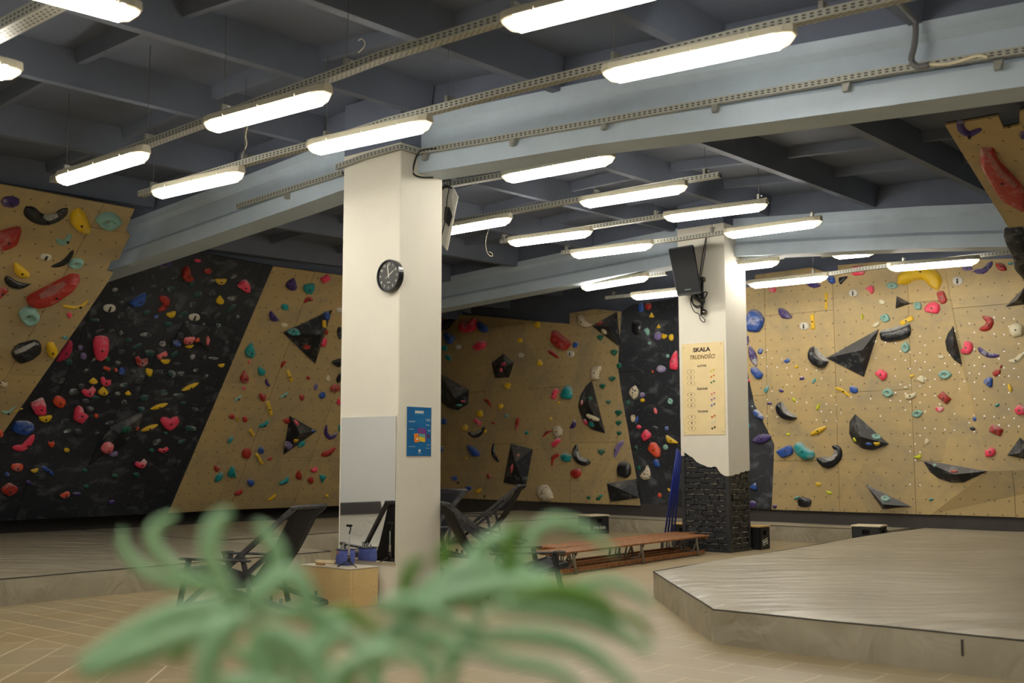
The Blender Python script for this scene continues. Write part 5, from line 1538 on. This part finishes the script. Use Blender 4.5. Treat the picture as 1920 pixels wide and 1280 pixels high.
def mat_pad(poly, z, label, cell=.22, edge_pipe=()):
    t = empty('crash_mat', (sum(p[0] for p in poly) / len(poly), sum(p[1] for p in poly) / len(poly), 0), label, 'mat', 'grey crash mats below the climbing walls')
    n = len(poly); bm = bmesh.new()
    def hgt(x, y):
        d = 9
        for i in range(n):
            a, b_ = Vector(poly[i]), Vector(poly[(i + 1) % n]); ab = b_ - a; q = Vector((x, y)); u = max(0, min(1, (q - a).dot(ab) / ab.length_squared)); d = min(d, (q - a - ab * u).length)
        e = min(1, d / .5); r = -.022 * max(0, 1 - d / .09) ** 2
        w_ = mn_.noise(Vector((x * .55 + y * .25, y * 1.5 - x * .7, 3))) * .024 + mn_.noise(Vector((x * 1.6, y * 3.6 - x * 1.2, 9))) * .007
        return z + r + w_ * e + .004
    x0, x1 = min(p[0] for p in poly), max(p[0] for p in poly); y0, y1 = min(p[1] for p in poly), max(p[1] for p in poly)
    ix = int((x1 - x0) / cell) + 1; iy = int((y1 - y0) / cell) + 1
    vmap_ = {}
    def vv(x, y):
        k = (round(x, 3), round(y, 3))
        if k not in vmap_: vmap_[k] = bm.verts.new((x, y, hgt(x, y)))
        return vmap_[k]
    for i in range(ix):
        for j in range(iy):
            Q = clip_poly([tuple(p) for p in poly], 0, x0 + i * cell, False)
            if Q: Q = clip_poly(Q, 0, x0 + (i + 1) * cell, True)
            if Q: Q = clip_poly(Q, 1, y0 + j * cell, False)
            if Q: Q = clip_poly(Q, 1, y0 + (j + 1) * cell, True)
            if len(Q) < 3 or area2(Q) < 1e-5: continue
            vs = []
            for q in Q:
                v = vv(*q)
                if v not in vs: vs.append(v)
            if len(vs) >= 3:
                try: bm.faces.new(vs)
                except ValueError: pass
    bmesh.ops.triangulate(bm, faces=[f for f in bm.faces if len(f.verts) > 4])
    for f in bm.faces:
        if f.calc_area() and f.normal.z == 0: f.normal_update()
    me = bpy.data.meshes.new('top_cover'); bmesh.ops.recalc_face_normals(bm, faces=bm.faces); bm.to_mesh(me); bm.free()
    if sum(p.normal.z for p in me.polygons) < 0: me.flip_normals()
    link('top_cover', me, t, MATV, True)
    bm = bmesh.new()
    for i in range(n):      # side skirts, slightly bulging
        a, b_ = Vector(poly[i]), Vector(poly[(i + 1) % n]); d = b_ - a; m = max(1, int(d.length / .35)); nrm = Vector((d.y, -d.x)).normalized()
        if sum((poly[k][0] - poly[k - 1][0]) * (poly[k][1] + poly[k - 1][1]) for k in range(n)) > 0: nrm = -nrm
        cols = []
        for k in range(m + 1):
            p = a + d * k / m; c_ = []
            for q, zz in enumerate((0, .08, .17, z - .022)):
                bul = .012 * mn_.noise(Vector((p.x * 2.1 + zz * 6, p.y * 2.1 - zz * 5, zz * 4))) * (1 if 0 < k < m and 0 < q < 3 else 0) + (.006 if q in (1, 2) and 0 < k < m else 0)
                c_.append(bm.verts.new((p.x + nrm.x * bul, p.y + nrm.y * bul, zz)))
            cols.append(c_)
        for A_, B_ in zip(cols, cols[1:]):
            for q in range(3): bm.faces.new((A_[q], B_[q], B_[q + 1], A_[q + 1]))
    bm_obj('side_skirt', bm, t, MATV, True)
    for i in edge_pipe:
        a, b_ = poly[i], poly[(i + 1) % n]; m = max(2, int(math.dist(a, b_) / .4))
        pts = [Vector((a[0] + (b_[0] - a[0]) * k / m, a[1] + (b_[1] - a[1]) * k / m, z - .017 + .004 * mn_.noise(Vector((a[0] + k, a[1], 1))))) for k in range(m + 1)]
        tube('edge_seam', pts, .0055, t, SEAM, 5)
    return t
MZ = .268
mat_pad([(-6.5, 10.22), (8.87, 10.2), (9.0, 16.15), (-6.5, 16.15)], MZ, 'grey crash mat below the overhangs, cut by the left photo edge', edge_pipe=(0, 1), cell=.26)
mat_pad([(9.06, 12.66), (13.9, 12.62), (15.5, 12.38), (16.93, 11.9), (16.72, 8.62), (16.68, 6.55), (17.46, 6.5), (17.5, 11.5), (18.1, 14.8), (15.3, 15.5), (9.06, 16.15)], MZ, 'grey crash mat along the foot of the far plywood walls', edge_pipe=(0, 1, 2, 3, 4), cell=.3)
rm = mat_pad([(9.27, 5.97), (7.27, 4.17), (7.24, 2.0), (7.24, -4), (17.46, -4), (17.46, 6.28), (16.2, 6.34)], MZ, 'large grey crash mat with a cut corner beside the tiled floor', edge_pipe=(0, 1, 2, 6), cell=.2)
a = onX(1803, 1195, 7.232); box('seam_slit', (7.236, a.y, .17), (.008, .012, .10), rm, SEAM)
# ================================================================ DECKCHAIRS
CHW = plain('black_worn_wood', srgb(78, 78, 80), .55, noise=.5, nscale=10, dark=srgb(34, 34, 37)); CHF = plain('black_canvas', srgb(20, 20, 26), .8, bump=.3, bscale=150)
def deckchair(loc, fwd, label):
    t = empty('deckchair', (0, 0, 0), label, 'chair', 'black deckchairs')
    w2_ = .30
    B = lambda nm, a, b_, w_=.03, h_=.045: bar(nm, a, b_, w_, h_, t, CHW, V((0, 1, 0)) if False else V((0, 0, 1)))
    for s in (-1, 1):
        y = s * w2_
        B('back_rail', (1.13, y * .93, .02), (.03, y * .93, .90)); B('seat_rail', (.0, y * 1.04, .025), (1.2, y * 1.04, .325))
        B('arm_post', (1.05, y * 1.12, .43), (1.14, y * 1.12, .015)); B('prop_leg', (.53, y * 1.0, .50), (.40, y * 1.0, .02), .028, .04)
        bm = bmesh.new(); box_bm(bm, (.78, y * 1.13, .442), (.72, .055, .02)); bmesh.ops.bevel(bm, geom=bm.edges[:], offset=.006, segments=1, affect='EDGES')
        ar = bm_obj('armrest', bm, t, CHW)
        if s == -1:
            bm = bmesh.new(); rr = []
            for r_, z in ((.062, .455), (.062, .435), (.040, .435), (.040, .455)): rr.append([bm.verts.new((1.10 + math.cos(q) * r_, y * 1.2 + math.sin(q) * r_, z)) for q in [2 * math.pi * k / 16 for k in range(16)]])
            for a_, b_ in zip(rr, rr[1:] + rr[:1]):
                for k in range(16): bm.faces.new((a_[k], a_[(k + 1) % 16], b_[(k + 1) % 16], b_[k]))
            ch = bm_obj('cup_holder', bm, t, CHW)
            bm = bmesh.new()
            for k in range(8): q = math.pi * k / 4; bar_bm(bm, (1.10 + math.cos(q) * .043, y * 1.2 + math.sin(q) * .043, .436), (1.10 + math.cos(q) * .032, y * 1.2 + math.sin(q) * .032, .35), .008, .006)
            bm_obj('holder_ribs', bm, t, CHW)
    tube('top_bar', [(.03, -w2_, .905), (.03, w2_, .905)], .02, t, CHW, 8)
    tube('front_bar', [(1.2, -w2_, .33), (1.2, w2_, .33)], .017, t, CHW, 8); tube('foot_bar', [(1.13, -w2_ * 1.1, .022), (1.13, w2_ * 1.1, .022)], .016, t, CHW, 8)
    tube('rear_bar', [(.0, -w2_ * 1.15, .022), (.0, w2_ * 1.15, .022)], .016, t, CHW, 8)
    for x in (.12, .22): 
        for s in (-1, 1): box('notch_peg', (x, s * w2_ * 1.04, .075 + x * .25), (.022, .022, .04), t, CHW)
    P = catmull([(.045, 0, .90), (.16, 0, .68), (.32, 0, .42), (.50, 0, .23), (.72, 0, .19), (.98, 0, .26), (1.2, 0, .342)], 4)
    bm = bmesh.new(); rows = []
    for p in P:
        sag = .0 ; rows.append([bm.verts.new((p.x, v * (w2_ * .86), p.z - .02 * (1 - v * v) * (p.z < .8))) for v in (-1, -.5, 0, .5, 1)])
    for a_, b_ in zip(rows, rows[1:]):
        for k in range(4): bm.faces.new((a_[k], a_[k + 1], b_[k + 1], b_[k]))
    o = bm_obj('sling', bm, t, CHF, True); md = o.modifiers.new('thick', 'SOLIDIFY'); md.thickness = .004
    f = V((fwd[0], fwd[1], 0)).normalized(); t.location = V((loc[0], loc[1], .005)); t.rotation_euler = (0, 0, math.atan2(f.y, f.x)); return t
deckchair((6.61, 7.86), (-.36, .93), 'black deckchair in front of the grey mat, left of the plywood box')
deckchair((13.62, 11.15), (-.46, .89), 'black deckchair seen from the side, in front of the far mat')
q = onz(822, 1124, 0); deckchair((q.x, q.y), (.83, -.56), 'black deckchair facing the big mat, its back beside the clock pillar')
q = onz(848, 1046, 0); deckchair((q.x, q.y), (-.97, .05), 'black deckchair mostly hidden by the clock pillar')
# ================================================================ PLYWOOD BOX AND WHAT STANDS ON IT
BOXM = plain('box_birch_ply', srgb(230, 200, 142), .5, noise=.12, nscale=5, coord='Object'); EDGE = plain('ply_edge', srgb(190, 140, 80), .6); LTOP = plain('pale_box_top', srgb(225, 212, 190), .55, noise=.08, nscale=6)
bx0, bx1, by0, by1, bz = 6.90, 7.235, 7.66, 8.36, .345
pb = empty('plywood_box', ((bx0 + bx1) / 2, (by0 + by1) / 2, 0), 'plywood box standing against the clock pillar below the mirror', 'box', None)
box('end_panel', (bx0 + .009, (by0 + by1) / 2, bz / 2), (.018, by1 - by0, bz - .004), pb, BOXM, bevel=.001)
box('side_panel', ((bx0 + bx1) / 2 + .01, by0 + .009, bz / 2), (bx1 - bx0 - .022, .018, bz - .004), pb, BOXM, bevel=.001)
box('side_panel', ((bx0 + bx1) / 2 + .01, by1 - .009, bz / 2), (bx1 - bx0 - .022, .018, bz - .004), pb, BOXM, bevel=.001)
box('end_panel', (bx1 - .009, (by0 + by1) / 2, bz / 2), (.016, by1 - by0 - .04, bz - .004), pb, BOXM)
box('top_panel', ((bx0 + bx1) / 2, (by0 + by1) / 2, bz - .001), (bx1 - bx0, by1 - by0, .014), pb, LTOP, bevel=.001)
bm = bmesh.new()
for z in (.05, .17, .31):
    for y in (by0 + .03, by1 - .03): box_bm(bm, (bx0 - .0005, y, z), (.002, .006, .006))
    for x in (bx0 + .035, bx1 - .03): box_bm(bm, (x, by0 - .0005, z), (.006, .002, .006))
bm_obj('screws', bm, pb, BLACKMETAL)
BT = bz + .007
BRW = plain('brush_wood', srgb(215, 195, 155), .5); BRB = plain('brush_bristle', srgb(175, 135, 75), .8, noise=.3, nscale=60)
def brush(x, y, ang, label, z=BT, tilt=0):
    t = empty('climbing_brush', (0, 0, 0), label, 'brush', 'wooden climbing brushes on the plywood box')
    pts = catmull([(.0, 0, .02), (.05, 0, .018), (.09, 0, .02), (.13, 0, .016), (.17, 0, .018), (.20, 0, .016)], 3)
    bm = bmesh.new(); wd = [.016, .02, .02, .019, .013, .010, .011, .014, .017, .019, .02, .019, .018, .017, .014, .010]
    rr = []
    for i, p in enumerate(pts): w_ = wd[min(i, 15)]; rr.append([bm.verts.new((p.x, a * w_, .026 + b_ * .009)) for a, b_ in ((-1, -.6), (-.7, -1), (.7, -1), (1, -.6), (1, .6), (.7, 1), (-.7, 1), (-1, .6))])
    for a_, b_ in zip(rr, rr[1:]):
        for k in range(8): bm.faces.new((a_[k], a_[(k + 1) % 8], b_[(k + 1) % 8], b_[k]))
    bm.faces.new(rr[0][::-1]); bm.faces.new(rr[-1]); bm_obj('handle', bm, t, BRW, True)
    box('bristles', (.045, 0, .009), (.085, .034, .019), t, BRB, bevel=.003)
    t.location = (x, y, z); t.rotation_euler = (0, tilt, ang); return t
brush(6.95, 8.19, -1.35, 'wooden brush lying at the front of the plywood box')
brush(7.03, 8.30, -1.1, 'wooden brush lying behind the front one on the plywood box')
brush(7.10, 8.20, -1.5, 'wooden brush lying beside the blue bag')
BAG = plain('blue_bag_cloth', srgb(98, 112, 190), .85, noise=.35, nscale=20, bump=.5, bscale=60)
bg = empty('chalk_bag', (7.12, 7.98, BT), 'blue cloth bag full of brushes on the plywood box', 'bag')
bm = bmesh.new(); rr = []
for r_, z in ((.06, .0), (.085, .012), (.094, .05), (.088, .10), (.086, .14), (.080, .14), (.074, .09), (.06, .04)): rr.append([bm.verts.new((7.12 + math.cos(q) * r_ * (1 + .06 * math.sin(3 * q + z * 30)), 7.98 + math.sin(q) * r_ * (1 + .05 * math.cos(4 * q)), BT + z)) for q in [2 * math.pi * k / 20 for k in range(20)]])
for a_, b_ in zip(rr, rr[1:]):
    for k in range(20): bm.faces.new((a_[k], a_[(k + 1) % 20], b_[(k + 1) % 20], b_[k]))
bm.faces.new(rr[0][::-1]); bm.faces.new(rr[-1]); bm_obj('cloth', bm, bg, BAG, True)
tube('rim', [(7.12 + math.cos(q) * .087, 7.98 + math.sin(q) * .087, BT + .142) for q in [2 * math.pi * k / 20 for k in range(21)]], .005, bg, BLACKMETAL, 5)
box('tab', (7.030, 7.985, BT + .122), (.003, .025, .02), bg, plain('tab_red', srgb(190, 110, 90), .7))
for i, (dx, dy) in enumerate(((.0, -.03), (.02, .0), (-.02, .02), (.01, .035))):
    tag(tube('brush_handle', [(7.12 + dx, 7.98 + dy, BT + .02), (7.12 + dx * 1.4, 7.98 + dy * 1.5, BT + .175 + .006 * i)], .009, None, plain('handle_grey', srgb(120, 118, 110), .5), 6), ('front', 'middle', 'rear left', 'rear right')[i] + ' grey brush handle sticking up from the blue bag', 'brush', 'brush handles in the blue bag')
tp_ = empty('phone_tripod', (6.99, 7.80, BT), 'small black phone tripod with a steel stem on the plywood box', 'tripod')
tx, ty = 7.0, 7.80
tube('stem', [(tx, ty, BT + .06), (tx, ty, BT + .30)], .006, tp_, STEEL, 8); tube('lower_stem', [(tx, ty, BT + .05), (tx, ty, BT + .17)], .009, tp_, plain('stem_beige', srgb(150, 140, 120), .4), 8)
tube('hub', [(tx, ty, BT + .045), (tx, ty, BT + .085)], .015, tp_, BLACKMETAL, 8); tube('collar', [(tx, ty, BT + .095), (tx, ty, BT + .105)], .014, tp_, BLACKMETAL, 8)
for q in (2.6, 4.7, .5): tube('leg', [(tx, ty, BT + .06), (tx + math.cos(q) * .105, ty + math.sin(q) * .105, BT + .004)], .0055, tp_, BLACKMETAL, 5)
tube('neck', [(tx, ty, BT + .30), (tx, ty - .012, BT + .325), (tx, ty - .02, BT + .35), (tx, ty - .005, BT + .37)], .007, tp_, BLACKMETAL, 6)
box('phone_clamp', (tx, ty, BT + .375), (.02, .07, .022), tp_, BLACKMETAL, bevel=.004)
# ================================================================ BENCHES
BW_ = plain('bench_wood', srgb(166, 112, 64), .5, noise=.4, nscale=14, dark=srgb(112, 68, 36)); BLG = plain('bench_steel', srgb(128, 122, 112), .45, metal=.3)
def bench(x0, y0, ln, ang, label):
    t = empty('bench', (0, 0, 0), label, 'bench', 'low wooden gym benches')
    for k in range(4): box('slat', (ln / 2 + random.uniform(-.03, .03), -.145 + k * .097, .262), (ln, .078, .026), t, BW_, bevel=.006)
    box('end_batten', (.10, 0, .238), (.09, .36, .024), t, BW_, bevel=.004); box('end_batten', (ln - .10, 0, .238), (.09, .36, .024), t, BW_, bevel=.004)
    for y in (-.10, .10): box('lower_rail', (ln / 2 + .02, y, .045), (ln - .15, .05, .05), t, BW_, bevel=.004)
    for x in (.28, ln * .5, ln - .35):
        tube('leg_frame', [(x - .02, -.16, .25), (x - .02, -.165, .20), (x, -.19, .01)], .017, t, BLG, 8); tube('leg_frame', [(x - .02, .16, .25), (x - .02, .165, .20), (x, .19, .01)], .017, t, BLG, 8)
        tube('brace', [(x + .10, -.12, .245), (x, -.10, .075), (x, .10, .075), (x + .10, .12, .245)], .014, t, BLG, 8)
    t.location = (x0, y0, .0); t.rotation_euler = (0, 0, ang); return t
bench(10.22, 7.99, 3.62, .045, 'nearer reddish wooden slatted bench leading to the brick pillar')
bench(10.75, 8.46, 3.35, .02, 'farther reddish wooden slatted bench, just behind its twin')
# ================================================================ CRATES
CRB = plain('crate_black', srgb(24, 25, 29), .45); LID = plain('crate_lid_ply', srgb(205, 170, 110), .55); LIDP = plain('crate_lid_pale', srgb(222, 210, 180), .55)
def crate(x, y, sx, sy, h, ang, label, lid=LID, word=None):
    t = empty('drink_crate', (x, y, 0), label, 'crate', 'black drink crates with wooden lids'); R = Matrix.Rotation(ang, 3, 'Z'); P = lambda a, b_, c: V((x, y, 0)) + R @ V((a, b_, c))
    for s in (-1, 1):
        for nm, ctr, L_, dx in (('side_wall', P(0, s * (sy / 2 - .008), 0), sx, 1), ('end_wall', P(s * (sx / 2 - .008), 0, 0), sy, 0)):
            bm = bmesh.new(); hw, w_ = .055, L_ / 2
            for (a0, a1, z0, z1) in ((-w_, w_, .004, h - .13), (-w_, -hw, h - .13, h - .06), (hw, w_, h - .13, h - .06), (-w_, w_, h - .06, h - .015)):
                c_ = R @ (V(((a0 + a1) / 2, 0, 0)) if dx else V((0, (a0 + a1) / 2, 0))); box_bm(bm, ctr + c_ + V((0, 0, (z0 + z1) / 2)), ((a1 - a0, .016, z1 - z0) if dx else (.016, a1 - a0, z1 - z0)), R)
            bm_obj(nm, bm, t, CRB)
    box('bottom', P(0, 0, .012), (sx - .03, sy - .03, .02), t, CRB, R); box('inner_dark', P(0, 0, h * .5), (sx - .07, sy - .07, h - .05), t, plain('crate_inside', (.004, .004, .005), .9), R)
    box('lid', P(0, 0, h - .002), (sx + .02, sy + .02, .022), t, lid, R, bevel=.003)
    if word:
        for org, xa in ((P(-sx / 2 - .002, 0, .12), R @ V((0, -1, 0))), (P(0, -sy / 2 - .002, .12), R @ V((1, 0, 0)))): text('crate_lettering', word, .085, org, xa, ZA, WHT, t, sx=.9)
    return t
crate(16.28, 11.72, .42, .34, .33, -.25, 'black crate lettered in white in front of the far mat', LIDP, 'fritz-kola')
c2_ = crate(15.10, 7.96, .30, .36, .34, 0, 'black crate touching the brick pillar on its right', LID)
bm = bmesh.new()
for a0, a1, b0, b1 in ((-.075, .075, .075, .083), (-.075, .075, .145, .153), (-.075, -.068, .075, .153), (.068, .075, .075, .153)): box_bm(bm, (15.10 + (a0 + a1) / 2, 7.776, (b0 + b1) / 2), (a1 - a0, .003, b1 - b0), Matrix.Rotation(-.25, 3, 'Y'))
bm_obj('emblem_frame', bm, c2_, WHT); box('emblem_bar', (15.10, 7.776, .116), (.11, .003, .02), c2_, WHT, Matrix.Rotation(-.25, 3, 'Y'))
crate(15.0, 9.02, .32, .40, .34, 0, 'black crate behind the brick pillar, beside the blue poles', LID)
crate(16.42, 6.74, .34, .42, .33, .1, 'black crate with a pale lid behind the large mat corner', LIDP); crate(16.45, 7.2 - .9 + .0, .0001, .0001, .33, 0, '', LIDP) if False else None
# ---- blue poles
BLP = plain('pole_blue', srgb(28, 48, 140), .4); PE = plain('pole_end_grey', srgb(120, 122, 130), .4)
for i, (x, y) in enumerate(((1243, 1021), (1249, 1026), (1255, 1024), (1262, 1019))):
    b0 = onX(x, y, 14.45 + .06 * i); b0.z = .01; q = onX(1270 + 2.2 * i, 842 + 3 * i, 14.24 + .03 * i); q.y = max(q.y, 8.67)
    t = empty('blue_pole', b0, ['leftmost of the blue poles leaning on the brick pillar', 'second blue pole from the left leaning on the brick pillar', 'third blue pole from the left leaning on the brick pillar', 'blue pole closest to the brick pillar edge'][i], 'pole', 'blue poles leaning on the brick pillar')
    m_ = b0.lerp(q, .11); tube('grip', [b0, m_], .013, t, PE, 8); tube('shaft', [m_, q], .015, t, BLP, 8); tube('joint', [b0.lerp(q, .10), b0.lerp(q, .13)], .018, t, PE, 8)
# tangle of cable on the floor beside the clock pillar
pts = [V((7.98 + .16 * math.cos(a * 1.7) + .03 * math.sin(a * 5), 7.72 + .22 * math.sin(a * 1.3), .03 + .28 * abs(math.sin(a * .73)))) for a in [k * .42 for k in range(46)]]
tag(tube('cable_tangle', catmull(pts, 2), .006, None, BLKCAB, 4), 'tangle of thin black cable on the floor beside the clock pillar', 'cable')
# ================================================================ FOREGROUND PLANT
def leaf_mat(name, c0, c1):
    m, nt, b = nodes_mat(name); tc = N(nt, 'ShaderNodeTexCoord'); n = N(nt, 'ShaderNodeTexNoise', i_Scale=9.0, i_Detail=2.0); L(nt, tc.outputs['Object'], n.inputs[0])
    L(nt, mixc(nt, n.outputs[0], c0, c1), b.inputs['Base Color']); b.inputs['Roughness'].default_value = .35; b.inputs['Specular IOR Level'].default_value = .6
    tr = N(nt, 'ShaderNodeBsdfTranslucent'); tr.inputs[0].default_value = (*[min(.9, x * 1.4) for x in c1], 1); mx = N(nt, 'ShaderNodeMixShader'); mx.inputs[0].default_value = .3
    L(nt, b.outputs[0], mx.inputs[1]); L(nt, tr.outputs[0], mx.inputs[2]); L(nt, mx.outputs[0], nt.nodes['Material Output'].inputs[0]); return m
LF = leaf_mat('palm_leaf', srgb(144, 188, 154), srgb(178, 212, 168)); LFD = leaf_mat('palm_leaf_deep', srgb(92, 136, 62), srgb(130, 172, 86))
PD = 1.12
pr = empty('potted_palm', depth(700, 1500, PD), 'blurred green palm rising from the bottom edge nearest the camera', 'plant')
pbx = pr.location.copy(); pbx.z = 0
bm = bmesh.new(); rr = []
for r_, z in ((.11, .0), (.15, .30), (.16, .30), (.16, .32), (.14, .32), (.135, .26)): rr.append([bm.verts.new((pbx.x + math.cos(q) * r_, pbx.y + math.sin(q) * r_, z)) for q in [2 * math.pi * k / 24 for k in range(24)]])
for a_, b_ in zip(rr, rr[1:]):
    for k in range(24): bm.faces.new((a_[k], a_[(k + 1) % 24], b_[(k + 1) % 24], b_[k]))
bm.faces.new(rr[0][::-1]); bm.faces.new(rr[-1]); bm_obj('pot', bm, pr, plain('pot_grey', srgb(90, 88, 84), .6), True)
def leaflet(px_, d, w_, parent, mat=LF, dd=0):
    n = len(px_); P = catmull([depth(x, y, d + dd * i / max(1, n - 1)) for i, (x, y) in enumerate(px_)], 5); m = len(P); bm = bmesh.new(); rows = []
    for i, p in enumerate(P):
        t_ = i / (m - 1); wl = w_ / FPX * d * .42 * (math.sin(math.pi * min(1, .12 + t_ * .80)) ** .7) * (1 if t_ < .97 else .4)
        dr = (P[min(i + 1, m - 1)] - P[max(i - 1, 0)]).normalized(); s = dr.cross(fw).normalized(); up = s.cross(dr).normalized()
        rows.append([bm.verts.new(p + s * a * wl + up * (abs(a) - .5) * wl * .35 * (1 if up.z > 0 else -1)) for a in (-1, 0, 1)])
    for a_, b_ in zip(rows, rows[1:]):
        for k in (0, 1): bm.faces.new((a_[k], a_[k + 1], b_[k + 1], b_[k]))
    o = bm_obj('leaflet', bm, parent, mat, True); md = o.modifiers.new('thick', 'SOLIDIFY'); md.thickness = .0006; return o
def frond(rach, d, leaves):
    o = tube('frond', catmull([depth(x, y, d) for x, y in rach], 5), .004, pr, LF, 6)
    for lf in leaves: leaflet(lf[1], d + lf[2], lf[0], o, LFD if len(lf) > 3 else LF)
frond([(700, 1700), (660, 1500), (560, 1290), (470, 1160), (430, 1110)], PD, [
    (52, [(455, 1130), (330, 1150), (220, 1205), (140, 1252)], 0), (62, [(470, 1150), (340, 1195), (230, 1235), (150, 1265)], -.03),
    (48, [(440, 1120), (395, 1050), (400, 990), (432, 955)], -.02), (34, [(430, 1115), (320, 1060), (285, 1000), (330, 962)], .1), (28, [(420, 1110), (300, 1085), (235, 1035), (230, 990)], .14),
    (40, [(455, 1125), (520, 1060), (505, 1010), (480, 978)], .0), (50, [(470, 1140), (540, 1080), (575, 1120), (590, 1180)], -.02), (62, [(470, 1150), (405, 1200), (385, 1260), (378, 1320)], -.04),
    (44, [(490, 1170), (480, 1220), (475, 1300)], .03), (64, [(500, 1180), (545, 1210), (590, 1250), (640, 1330)], -.03), (46, [(520, 1200), (505, 1250), (500, 1330)], .0),
    (30, [(440, 1110), (380, 1180), (345, 1215), (325, 1245)], .06, 1), (26, [(540, 1250), (470, 1240), (400, 1180)], .08), (40, [(480, 1150), (580, 1150), (640, 1180), (690, 1230)], .02), (30, [(560, 1280), (450, 1275), (350, 1290)], .05)])
frond([(710, 1700), (700, 1450), (690, 1290), (720, 1190), (800, 1130)], PD * 1.02, [
    (60, [(730, 1180), (840, 1120), (980, 1100), (1080, 1125), (1150, 1160)], 0), (50, [(740, 1170), (830, 1090), (930, 1065), (1050, 1090)], .05), (38, [(720, 1190), (640, 1150), (590, 1200), (575, 1270)], .04, 1),
    (44, [(700, 1210), (620, 1190), (560, 1240), (545, 1310)], .0), (34, [(760, 1160), (760, 1100), (775, 1060), (800, 1050)], .04, 1), (44, [(700, 1200), (780, 1190), (840, 1210), (850, 1290)], .0),
    (48, [(730, 1200), (700, 1250), (705, 1330)], -.02), (34, [(700, 1210), (660, 1260), (640, 1330)], .03, 1), (34, [(760, 1190), (800, 1230), (815, 1320)], .0)])
frond([(720, 1700), (760, 1450), (800, 1300), (860, 1190), (960, 1120)], PD * .98, [
    (46, [(860, 1200), (980, 1190), (1090, 1215), (1200, 1300)], 0), (40, [(930, 1140), (1060, 1150), (1150, 1180), (1225, 1225)], .02), (52, [(950, 1120), (1050, 1110), (1120, 1130), (1160, 1165)], .0, 1),
    (40, [(900, 1160), (880, 1060), (930, 1010), (990, 990)], .1), (36, [(960, 1120), (955, 1060), (960, 1010), (975, 975)], .08, 1), (30, [(960, 1110), (1010, 990), (1080, 985), (1160, 1040)], .16), (34, [(850, 1210), (960, 1240), (1050, 1262), (1100, 1320)], -.02),
    (30, [(900, 1170), (860, 1230), (835, 1300)], .0), (34, [(900, 1150), (850, 1080), (830, 1040), (850, 1010)], .1, 1), (26, [(1010, 1110), (1130, 1090), (1190, 1110), (1225, 1140)], .12), (20, [(1100, 1150), (1190, 1160), (1225, 1200)], .1, 1), (44, [(880, 1180), (760, 1130), (700, 1150)], .04)])
frond([(700, 1700), (640, 1520), (600, 1400), (590, 1310)], PD * .9, [(50, [(600, 1330), (640, 1260), (720, 1225), (800, 1240)], 0), (40, [(600, 1330), (590, 1250), (620, 1200), (660, 1180)], .03), (44, [(600, 1340), (500, 1290), (420, 1300)], 0)])
tube('stem', catmull([V((pbx.x, pbx.y, .25)), V((pbx.x + .01, pbx.y, .6)), depth(700, 1700, PD)], 5), .014, pr, LFD, 8)
